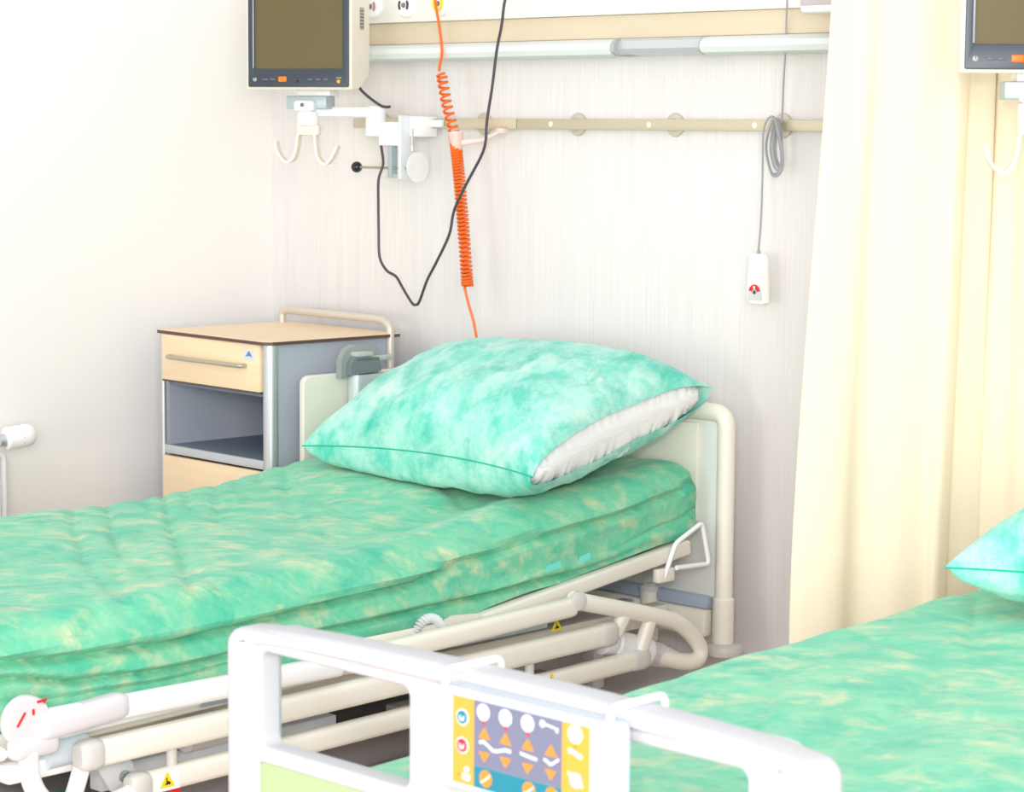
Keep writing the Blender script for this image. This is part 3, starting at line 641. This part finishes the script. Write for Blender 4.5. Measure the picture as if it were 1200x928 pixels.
        P(MB().box(X-.06, X-.046, -.97, -.70, .472, .505, .003), 'cable_duct', mat('pale_blue_plastic', (206, 214, 224)))
        br_ = MB(); vsn = []
        for k in range(15):
            a = R(12+156*k/14); c_ = (X-.045, -1.045-.036*math.cos(a), .508+.034*math.sin(a))
            br_.lathe([(-.0022, .0075), (0, .0105), (.0022, .0075)], c_, (0, math.sin(a), math.cos(a)), 10)
        P(br_, 'corrugated_hose', mat('hose_white', (226, 226, 228), .4))
        # flat struts, lock blade and bolt near the foot
        P(MB().bar((X-.03, -1.965, .478), (X-.03, -1.63, .485), .012, .028, .005), 'inner_rail', PLAST)
        P(MB().box(X-.09, X-.05, -2.02, -1.80, .395, .43, .008), 'hinge_block', PLAST)
        P(MB().lathe([(0, .024), (.085, .024)], (X-.055, -1.945, .432), (0, 1, .02), 20), 'damper', mat('pale_blue_plastic', (206, 214, 224)))
        pl_ = P(MB().prism([(-1.87, .430), (-1.84, .442), (-1.775, .395), (-1.765, .36), (-1.79, .34), (-1.82, .35)], 'x', X-.04, X-.034), 'lock_blade', GREYP)
        P(MB().lathe([(0, .011), (.006, .011), (.008, .007)], (X-.034, -1.793, .372), (1, 0, 0), 16), 'bolt', mat('zinc_bolt', (160, 172, 168), .3, metal=.8), pl_)
        P(MB().lathe([(-.02, .026), (.02, .026), (.024, .02)], (X-.09, -1.87, .328), (0, 0, 1), 24), 'release_knob', mat('dark_green_knob', (24, 110, 84), .4), t)
        P(MB().lathe([(0, .02), (.01, .028), (.11, .028), (.12, .02)], (X-.10, -1.62, .395), (0, 1, .03), 20), 'gas_spring', GREYP)
        P(MB().box(X-.10, X-.06, -1.60, -1.45, .455, .485, .004), 'joint_cover', BLUEG)
        # warning labels: yellow triangle with black mark
        def tri(x, y, z, s):
            b_ = P(MB().prism([(y-s, z-s*.75), (y+s, z-s*.75), (y, z+s)], 'x', x, x+.0008), 'warning_triangle', YEL, t, 'yellow warning triangle label')
            P(MB().prism([(y-s*.38, z-s*.45), (y+s*.45, z-s*.45), (y+s*.35, z-s*.15), (y, z-s*.05), (y-s*.05, z+s*.35), (y-s*.2, z+s*.3), (y-s*.1, z-s*.15)], 'x', x+.0008, x+.0012), 'hazard_mark', mat('black_mark', (40, 36, 20), .5), b_)
        P(MB().box(X+.0155, X+.0166, -1.765, -1.71, .346, .381), 'label_backing', PLAST)
        tri(X+.0167, -1.738, .364, .016); tri(X-.0525+.007, -.675, .474, .016); tri(X+.0163, -.755, .383, .014)
        rl = P(MB().bar((X-.005, -1.80, .330), (X-.005, -1.70, .335), .02, .022, .003), 'red_lock_label', RED, t, 'red label with white arrows')
        for yy in (-1.755, -1.738, -1.722):
            P(MB().prism([(yy, .324), (yy+.009, .326), (yy+.0045, .337)], 'x', X+.0055, X+.0062), 'label_arrow', PLAST, rl)
    return t
bed1 = make_bed('white hospital bed under the green mattress beside the cabinet', 1.231, True)
bed2 = make_bed('white hospital bed in the foreground with its footboard towards the camera', 3.112, False)

# ---------------------------------------------------------------- mattresses in green sheets
CREASES = [
    (0.016, 0.016, [(0.694, -1.173), (0.992, -1.379), (1.288, -1.561), (1.562, -1.703), (1.66, -1.74)], (0.62, 1.73, -1.81, -1.10)),
    (0.018, 0.014, [(0.694, -1.083), (1.132, -1.38), (1.298, -1.484)], (0.62, 1.37, -1.55, -1.01)),
    (0.01, 0.014, [(1.361, -1.549), (1.61, -1.71)], (1.29, 1.68, -1.78, -1.48)),
    (0.02, 0.015, [(0.659, -0.898), (1.13, -1.233), (1.378, -1.4), (1.62, -1.573)], (0.59, 1.69, -1.64, -0.83)),
    (0.014, 0.011, [(0.66, -0.972), (0.897, -1.111)], (0.59, 0.97, -1.18, -0.90)),
    (0.014, 0.012, [(0.654, -0.827), (0.984, -1.069)], (0.58, 1.05, -1.14, -0.76)),
    (0.016, 0.02, [(0.651, -0.731), (1.112, -1.095)], (0.58, 1.18, -1.17, -0.66)),
    (0.008, 0.012, [(1.478, -1.452), (1.6, -1.519), (1.66, -1.515)], (1.41, 1.73, -1.59, -1.38)),
    (0.008, 0.01, [(1.369, -1.476), (1.535, -1.591)], (1.30, 1.60, -1.66, -1.41)),
    (0.008, 0.014, [(1.6, -1.9), (1.66, -1.88)], (1.53, 1.73, -1.97, -1.81)),
    (0.012, 0.022, [(0.576, -0.456), (1.039, -0.838), (1.311, -1.04)], (0.51, 1.38, -1.11, -0.39)),
    (0.009, 0.022, [(1.082, -0.793), (1.316, -0.878), (1.478, -0.832)], (1.01, 1.55, -0.95, -0.72)),
    (0.016, 0.03, [(1.074, -0.472), (1.369, -0.624), (1.494, -0.657)], (1.00, 1.56, -0.73, -0.40)),
    (0.008, 0.014, [(1.522, -1.858), (1.597, -1.802), (1.66, -1.793)], (1.45, 1.73, -1.93, -1.72)),
    (0.01, 0.022, [(1.386, -1.036), (1.58, -1.049), (1.655, -0.962)], (1.32, 1.73, -1.12, -0.89)),
    (0.008, 0.016, [(1.058, -1.601), (1.205, -1.582), (1.273, -1.511)], (0.99, 1.34, -1.67, -1.44)),
    (0.014, 0.012, [(0.565, -0.534), (0.853, -0.766)], (0.49, 0.92, -0.84, -0.46)),
    (0.012, 0.01, [(0.574, -0.608), (0.869, -0.842)], (0.50, 0.94, -0.91, -0.54))]
def dseg(px, py, a, b):
    vx, vy = b[0]-a[0], b[1]-a[1]; t = ((px-a[0])*vx+(py-a[1])*vy)/(vx*vx+vy*vy); t = max(0, min(1, t))
    return math.hypot(px-a[0]-vx*t, py-a[1]-vy*t)
def crease1(px, py):
    v = 0
    for dep, wd, pl, bb in CREASES:
        if px < bb[0] or px > bb[1] or py < bb[2] or py > bb[3]: continue
        d_ = min(dseg(px, py, a, b) for a, b in zip(pl, pl[1:]))
        v += -dep*.42*gs(d_, wd*.55)-dep*.14*gs(d_, wd*1.6)
    return v
def make_mattress(label, cx, ya, yb, zb, zt, zfold, hw, seed, crease, head_wr=True):
    t = thing('mattress', label, 'mattress', (cx, (ya+yb)/2, .47), 0, 'mattresses in green sheets')
    N_, r = 230, .062
    rows = []
    ends = [(.045, .10), (.022, .05), (.010, .026), (.003, .010), (0, .003)]
    seq = [(ya+i, dr_) for i, dr_ in ends]
    ys = [(ya+(e_[0]), e_[0], e_[1]) for e_ in []]
    rowdef = []
    E_ = [(0.0, .055, .11), (.002, .035, .07), (.008, .018, .038), (.02, .007, .015), (.036, .001, .004), (.05, 0, 0)]
    for off, ins, dp in E_: rowdef.append((ya+off, ins, dp))
    for i in range(1, N_): rowdef.append((ya+.05+(yb-ya-.1)*i/N_, 0, 0))
    for off, ins, dp in reversed(E_): rowdef.append((yb-off, ins, dp))
    ns, nt_, nc_ = 26, 84, 8
    vs = []
    for y, ins, dp in rowdef:
        b0, t0, f0 = zb(y), zt(y), zfold(y)
        w_ = hw-ins; tz = t0-dp; b1 = b0+min(dp, .02)
        prof = []
        for k in range(ns): prof.append((-w_, b1+(tz-r-b1)*k/ns, -1, 0))
        for k in range(nc_): a = R(180-90*k/nc_); prof.append((-w_+r+r*math.cos(a), tz-r+r*math.sin(a), math.cos(a), math.sin(a)))
        for k in range(nt_+1): prof.append((-w_+r+(2*w_-2*r)*k/nt_, tz, 0, 1))
        for k in range(1, nc_+1): a = R(90-90*k/nc_); prof.append((w_-r+r*math.cos(a), tz-r+r*math.sin(a), math.cos(a), math.sin(a)))
        for k in range(1, ns+1): prof.append((w_, tz-r-(tz-r-b1)*k/ns, 1, 0))
        for x, z, nx, nz in prof:
            dsp = 0
            # side: the sheet puffs out and is cut by long creases
            if nz < .9:
                s_ = 1 if x > 0 else -1
                hgt = (z-b1)/max(tz-b1, .05)
                zz = z
                wob = .008*noise.noise(Vector((y*2.3, s_*3+seed, 0)))
                d1 = zz-(f0+wob); d2 = zz-(interp([(-2.0, .57), (-1.85, .541), (-1.64, .531), (-1.27, .546), (-.88, .554), (-.57, .566), (-.3, .60)], y)+wob*.4); d3 = zz-(f0-.068+.014*noise.noise(Vector((y*2, 7, seed))))
                side = 1-max(0, nz)
                dsp += side*(-.026*gs(d1, .0075)-.020*gs(d2, .006)*(1 if y < -.6 else max(0, 1-(y+.6)/.25))-.008*gs(d3, .005)*(.3+.7*math.sin(y*4+2)))
                dsp += side*.016*gs(d1-.024, .02)+side*.006*gs(d2-.014, .012)
                dsp += .005*noise.noise(Vector((y*9, z*26, seed)))*side
            # top: shallow hollows, cross wrinkles near the far edge and drifting creases
            u = x/hw
            top_w = max(0, nz)
            far = max(0, min(1, (.35-u)/1.1))
            wz = 0
            q2 = noise.noise(Vector((x*5+y*2.2, y*2.5-x*2, seed+9)))
            wz += .006*q2+.003*noise.noise(Vector((x*11+y*5, y*8-x*5, seed)))
            if top_w > .05: wz += crease(x+cx, y)
            # rolled lip along the near edge and soft hollow inboard
            if head_wr:
                lip = gs(u-.80, .13)*gs(y+.62, .5); wz += .016*lip-.026*gs(u-.45+.35*(y+.75), .16)*gs(y+.80, .30)
            wz += -.004*gs(u+.1, .5)
            vs.append(Vector((x+nx*dsp, y, z+nz*dsp*.5+wz*top_w)))
    m = len(prof); fs = []
    for i in range(len(rowdef)-1):
        for j in range(m-1): fs.append((i*m+j, i*m+j+1, (i+1)*m+j+1, (i+1)*m+j))
        fs.append((i*m+m-1, i*m, (i+1)*m, (i+1)*m+m-1))
    fs.append(tuple(range(m))); fs.append(tuple(reversed(range((len(rowdef)-1)*m, len(rowdef)*m))))
    MB().add(vs, fs).xf(Matrix.Translation((cx, 0, 0))).build('fitted_sheet', GREENF, t, world=True)
    return t
zb1 = lambda y: interp([(-2.16, .480), (-1.3, .496), (-1.05, .502), (-.68, .548), (-.20, .602), (-.13, .610)], y)
zt1 = lambda y: interp([(-2.2, .660), (-1.4, .670), (-1.1, .674), (-.85, .684), (-.55, .712), (-.12, .765)], y)
zf1 = lambda y: interp([(-2.16, .612), (-1.85, .585), (-1.66, .58), (-1.42, .590), (-1.07, .606), (-.92, .629), (-.67, .651), (-.47, .668), (-.27, .702), (-.15, .73)], y)
mt1 = make_mattress('thick mattress in a mottled green sheet on the bed beside the cabinet', 1.193, -2.18, -.15, zb1, zt1, zf1, .476, 2.0, crease1)
zb2 = lambda y: interp([(-2.2, .480), (-1.1, .50), (-.2, .602)], y)
zt2 = lambda y: interp([(-2.2, .646), (-1.7, .662), (-1.1, .678), (-.6, .690), (-.12, .735)], y)
zf2 = lambda y: interp([(-2.16, .58), (-1.1, .60), (-.2, .66)], y)
mt2 = make_mattress('mattress in a mottled green sheet on the foreground bed at lower right', 3.100, -2.18, -.15, zb2, zt2, zf2, .445, 14.0, lambda x, y: -.006*max(0, 1-abs(noise.noise(Vector((x*5+y*3, y*1.6-x*1.5, 4))))*5)**2, False)
tp_ = mat('clear_blue_tape', (120, 226, 216), .3)
for y, z, s in ((-.652, .590, .024), (-.555, .597, .019)):
    a = MB().prism([(y-s, z-.012), (y+s, z-.004), (y+s*.9, z+.010), (y-s*.8, z+.004)], 'x', 1.673, 1.6745)
    a.build('tape_strip', tp_, mt1, world=True)

# ---------------------------------------------------------------- pillows
def make_pillow(label, A, B, C_, D, floor_z, seed, group, h=.142, hb=.11):
    A, B, C_, D = map(Vector, (A, B, C_, D))
    ctr = (A+B+C_+D)/4
    t = thing('pillow', label, 'pillow', (ctr.x, ctr.y, ctr.z-.06), 0, group)
    n = 84
    def base(u, v):
        a, b_ = (u+1)/2, (v+1)/2
        p = A.lerp(B, a).lerp(D.lerp(C_, a), b_)
        # edges drawn in between the pointed corners
        pin = .040
        eu, ev = (B-A).normalized(), (D-A).normalized()
        p = p-eu*pin*u*abs(u)**3*(1-v*v)-ev*pin*v*abs(v)**3*(1-u*u)
        return p
    def thick(u, v, open_end):
        fu = 1-abs(u)**2.6; fv = 1-abs(v)**2.4
        if open_end and u > 0:
            fu = 1-.95*abs(u)**3.4
        return max(0, fu), max(0, fv)
    def wr(u, v, s):
        e = max(abs(u), abs(v)); ang = math.atan2(v, u)
        rad = noise.noise(Vector((math.cos(ang)*9+s, math.sin(ang)*9, e*.8)))
        w = .010*rad*max(0, e-.45)*2*(1-e)*3
        w += .008*noise.noise(Vector((u*2.1+s, v*2.6, s)))
        w += -.004*max(0, 1-abs(noise.noise(Vector((u*4+v*2+s, v*3.2-u, s+5))))*2.6)**3
        return w
    vs = []; fs = []
    def grid(sign, openend, hh, ku=1.0):
        o = len(vs)
        for i in range(n+1):
            for j in range(n+1):
                u = -1+2*i/n; v = -1+2*j/n
                u = math.copysign(abs(math.sin(u*math.pi/2))**1.0, u); v = math.sin(v*math.pi/2)
                fu, fv = thick(u, v, openend); ex_ = .42 if sign > 0 else .30; th = fu**ex_*fv**(.46 if sign > 0 else .30); p = base(u*ku, v)
                fade = min(1, th*2.2)
                z = p.z+sign*hh*th+wr(u, v, seed+sign)*fade*(1 if sign > 0 else .8)
                if sign < 0: z = max(z, min(p.z-.001, floor_z(p.x, p.y)+.004))
                vs.append(Vector((p.x, p.y, z)))
        for i in range(n):
            for j in range(n): fs.append((o+i*(n+1)+j, o+(i+1)*(n+1)+j, o+(i+1)*(n+1)+j+1, o+i*(n+1)+j+1))
    grid(1, True, h); grid(-1, True, hb, .975)
    cv_ = MB().add(vs, fs).build('pillow_case', MINT, t, world=True)
    sm = MB().tube([base(math.sin((-1+2*k/60)*math.pi/2), -1) for k in range(61)], .0018, 6)
    sm.tube([base(-1, math.sin((-1+2*k/40)*math.pi/2)) for k in range(41)], .0018, 6)
    sm.build('edge_seam', mat('deep_teal_thread', (16, 182, 150), .7), cv_, world=True)
    vs.clear(); fs.clear()
    # inner white pillow showing at the open end
    m = 44; n2 = 220
    for i in range(m+1):
        uu = .2+.79*i/m
        k_ = 1 if uu < .90 else math.sqrt(max(0, 1-((uu-.90)/.095)**2))
        for j in range(n2):
            a = 2*math.pi*j/n2; v = math.cos(a); s_ = math.sin(a)
            vv = .93*v*(.9+.1*k_)
            p = base(uu, vv); fu, fv = thick(uu, abs(vv), True); th = (fu**.42*fv**.46 if s_ > 0 else fu**.3*fv**.3)*.90
            hh = (h if s_ > 0 else hb*.86)*th*k_
            z = p.z+hh*(1 if s_ > 0 else -1)*min(1, abs(s_)**.25)
            z += (.006*noise.noise(Vector((uu*8, vv*14, s_)))-.016*max(0, 1-abs(noise.noise(Vector((uu*2+vv*4, vv*15, 2))))*2.5)**2*(1-abs(vv)**6))*k_
            if s_ < 0: z = max(z, floor_z(p.x, p.y)+.012)
            vs.append(Vector((p.x, p.y, z)))
    for i in range(m):
        for j in range(n2): fs.append((i*n2+j, (i+1)*n2+j, (i+1)*n2+(j+1) % n2, i*n2+(j+1) % n2))
    fs.append(tuple(range(n2))); fs.append(tuple(reversed(range(m*n2, (m+1)*n2))))
    tag(MB().add(vs, fs).build('inner_pillow', mat('white_pillow', (238, 240, 240), .8, spec=.2, bump=.5, bscale=60), t, world=True), 'white pillow end showing from the open case')
    return t
PG = 'pillows in mint green cases'
make_pillow('large mint green pillow with white end showing, on the bed beside the cabinet', (.825, -.61, .757), (1.700, -.745, .792), (1.695, -.158, .926), (.84, -.150, .928), lambda x, y: zt1(y), 3.0, PG)
make_pillow('mint green pillow cut off by the right edge, on the foreground bed', (2.775, -.86, .765), (3.57, -.83, .785), (3.53, -.20, .90), (2.76, -.18, .89), lambda x, y: zt2(y), 8.0, PG)

# ---------------------------------------------------------------- control panel hung on the foreground footboard
cp = thing('control_panel', 'white nurse control panel with yellow, grey and teal keypad hung on the footboard', 'control panel', (3.2075, -2.33, .74))
KY = -2.3475
MB().prism(rrect(3.072, 3.343, .742, .862, .012), 'y', -2.3475, -2.317).build('panel_housing', mat('panel_shell', (188, 197, 208), .3), cp, world=True).modifiers.new('soft', 'BEVEL').width = .004
for x in (3.058+.012, 3.325):
    MB().tube(fillet([(x, -2.335, .850), (x, -2.332, .8755), (x, -2.243, .8755), (x, -2.240, .845)], .010), .0045, 10).build('hook', PLAST, cp, world=True)
def flat(nm, m, par, poly, lay, lab=None):
    o = MB().prism(poly, 'y', KY-.0006*lay, KY-.0006*(lay-1)+.0001).build(nm, m, par, world=True, smooth=False)
    if lab: tag(o, lab)
    return o
def circ(x, z, r, n=24, sx=1): return [(x+r*math.cos(2*math.pi*k/n)*sx, z+r*math.sin(2*math.pi*k/n)) for k in range(n)]
KYEL = mat('keypad_yellow', (214, 156, 58), .4); KGR = mat('keypad_grey', (108, 113, 138), .4); KTEAL = mat('keypad_teal', (0, 120, 142), .4)
KOR = mat('keypad_orange', (206, 134, 46), .4); KWH = mat('keypad_white', (218, 220, 226), .4)
yl = flat('keypad_strip', KYEL, cp, [(3.0965, .752), (3.1305, .752), (3.1305, .8535), (3.0965, .8535)], 1, 'yellow keypad strip')
gr = flat('keypad_field', KGR, cp, [(3.131, .7775), (3.2675, .7775), (3.2675, .8535), (3.131, .8535)], 1, 'grey keypad field')
te = flat('keypad_band', KTEAL, cp, [(3.131, .752), (3.2675, .752), (3.2675, .777), (3.131, .777)], 1, 'teal keypad band')
yr = flat('keypad_strip', KYEL, cp, [(3.268, .752), (3.3085, .752), (3.3085, .8535), (3.268, .8535)], 1, 'yellow keypad strip')
for z, m_, nm in ((.830, KTEAL, 'teal_button'), (.797, RED, 'red_button')):
    flat('button_ring', KWH, yl, circ(3.1125, z, .0098), 2); flat(nm, m_, yl, circ(3.1125, z, .0080), 3)
    flat('button_mark', KWH, yl, [(3.1085, z+.002), (3.1095, z-.004), (3.1155, z-.004), (3.1165, z+.002), (3.1145, z+.002), (3.114, z-.0015), (3.111, z-.0015), (3.1105, z+.002)], 4)
flat('lock_icon', KWH, yl, rrect(3.113, 3.125, .757, .765, .002), 2); flat('lock_icon', KWH, yl, rrect(3.116, 3.123, .767, .773, .002), 2)
flat('indicator_dot', KOR, yl, circ(3.106, .762, .002, 12), 2)
for x in (3.146, 3.181, 3.2155):
    flat('lock_button', KWH, gr, circ(x, .8415, .0098), 2); flat('button_center', mat('pale_lilac', (206, 210, 226), .4), gr, circ(x, .8415, .0035, 14), 3)
    flat('indicator_dot', RED, gr, circ(x+.0005, .829, .0022, 12), 2)
flat('key_icon', KWH, gr, circ(3.2385, .8455, .0042, 14), 2); flat('key_icon', KWH, gr, [(3.241, .847), (3.262, .844), (3.262, .839), (3.259, .839), (3.258, .8425), (3.241, .8445)], 2)
for x in (3.148, 3.1815, 3.216, 3.2515):
    flat('up_arrow', KOR, gr, [(x-.0095, .811), (x+.0095, .811), (x, .8245)], 2)
    flat('down_arrow', KOR, gr, [(x-.009, .7955), (x, .7835), (x+.009, .7955)], 2)
def wave(x0, x1, zs, th=.0017):
    n = len(zs)-1; P_ = [(x0+(x1-x0)*k/n, z) for k, z in enumerate(zs)]
    return [(x, z+th) for x, z in P_]+[(x, z-th) for x, z in reversed(P_)]
flat('bed_icon', KWH, gr, wave(3.140, 3.190, [.806, .8075, .804, .800, .8005, .803, .8045, .804], .0019), 2)
flat('bed_icon', KWH, gr, wave(3.2045, 3.230, [.8055, .8045, .8035, .803]), 2)
flat('bed_icon', KWH, gr, wave(3.241, 3.2635, [.8055, .8045, .8015, .803, .8065, .809]), 2)
flat('lock_button', KWH, yr, circ(3.2875, .8425, .0105), 2); flat('button_center', mat('pale_lilac', (206, 210, 226)), yr, circ(3.2875, .8425, .0035, 14), 3)
flat('indicator_dot', KOR, yr, circ(3.2875, .8285, .0022, 12), 2)
flat('bed_icon', KWH, yr, wave(3.278, 3.298, [.823, .8225, .8195, .818], .0025), 2)
flat('tilt_button', mat('lilac_grey', (176, 176, 190), .4), yr, circ(3.289, .791, .0095), 2)
flat('bed_icon', KWH, yr, wave(3.278, 3.300, [.798, .794, .789, .786], .002), 3)
for x, z in ((3.1505, .765), (3.2185, .7655), (3.2535, .7665)):
    flat('memory_button', KOR, te, circ(x, z, .0098), 2); flat('button_mark', KWH, te, wave(x-.0075, x+.0075, [z-.005, z-.003, z+.001, z+.005], .0012), 3)

# ---------------------------------------------------------------- curtain between the beds
ct = thing('curtain', 'pale yellow floor-length privacy curtain hanging between the two beds', 'curtain', (2.38, -.25, .35))
top_p = [(2.205, -.445), (2.213, -.433), (2.232, -.408), (2.250, -.398), (2.262, -.372), (2.285, -.352), (2.325, -.332), (2.36, -.290), (2.385, -.262), (2.388, -.232), (2.372, -.205), (2.392, -.180), (2.398, -.16), (2.388, -.14), (2.405, -.150), (2.44, -.142), (2.48, -.150), (2.52, -.138), (2.56, -.148), (2.595, -.142)]
bot_p = [(2.190, -.545), (2.208, -.535), (2.24, -.500), (2.252, -.465), (2.250, -.425), (2.270, -.395), (2.31, -.365), (2.345, -.32), (2.372, -.285), (2.372, -.25), (2.358, -.215), (2.38, -.185), (2.39, -.16), (2.385, -.16), (2.41, -.152), (2.44, -.145), (2.48, -.152), (2.52, -.140), (2.56, -.150), (2.595, -.145)]
top_p = [(x, y+.014) if i < 8 else (x, y) for i, (x, y) in enumerate(top_p)]
bot_p = [(x, y+.032) if i < 8 else (x, y) for i, (x, y) in enumerate(bot_p)]
T_ = catmull([(x, y, 0) for x, y in top_p], 8); B_ = catmull([(x, y, 0) for x, y in bot_p], 8)
vs = []; fs = []; nz = 70
for i in range(nz+1):
    z = .35+(2.42-.35)*i/nz; k = min(1, max(0, (1.95-z)/1.35)); k = k*k*(3-2*k)*.6+k*.4
    for j, (a, b_) in enumerate(zip(T_, B_)):
        p = a.lerp(b_, k); wob = .004*noise.noise(Vector((j*.12, z*1.6, 0)))
        vs.append((p.x+wob*.7, p.y+wob*.7, z))
m = len(T_)
for i in range(nz):
    for j in range(m-1): fs.append((i*m+j, i*m+j+1, (i+1)*m+j+1, (i+1)*m+j))
CUR = mat('pale_yellow_cloth', (240, 227, 202), .85, spec=.1, bump=.15, bscale=500)
co = MB().add(vs, fs).build('curtain_cloth', CUR, ct, world=True)
sol = co.modifiers.new('cloth', 'SOLIDIFY'); sol.thickness = .003
co.data.set_sharp_from_angle(angle=R(180))
MB().tube([(v[0], v[1], .352) for v in [(p.x, p.y) for p in B_]], .004, 6).build('bottom_hem', CUR, ct, world=True)
MB().tube([(p.x, p.y, z_) for p, z_ in [(T_[0].lerp(B_[0], (lambda q: q*q*(3-2*q)*.6+q*.4)(min(1, max(0, (1.95-z)/1.35)))), z) for z in [.36+.1*i for i in range(21)]]], .0028, 6).build('side_hem', CUR, ct, world=True)
ctr_ = MB().tube(catmull([(2.19, -.46, 2.44), (2.30, -.34, 2.44), (2.39, -.2, 2.44), (2.5, -.1, 2.44), (2.68, -.07, 2.44)], 8), .012, 10)
tk = thing('curtain_track', 'white curtain track above the pale yellow curtain', 'curtain track', (2.4, -.2, 2.44))
ctr_.build('track_tube', PLAST, tk, world=True)
MB().tube([(2.62, -.08, 2.44), (2.62, 0, 2.44)], .01, 10).build('wall_bracket', PLAST, tk, world=True)
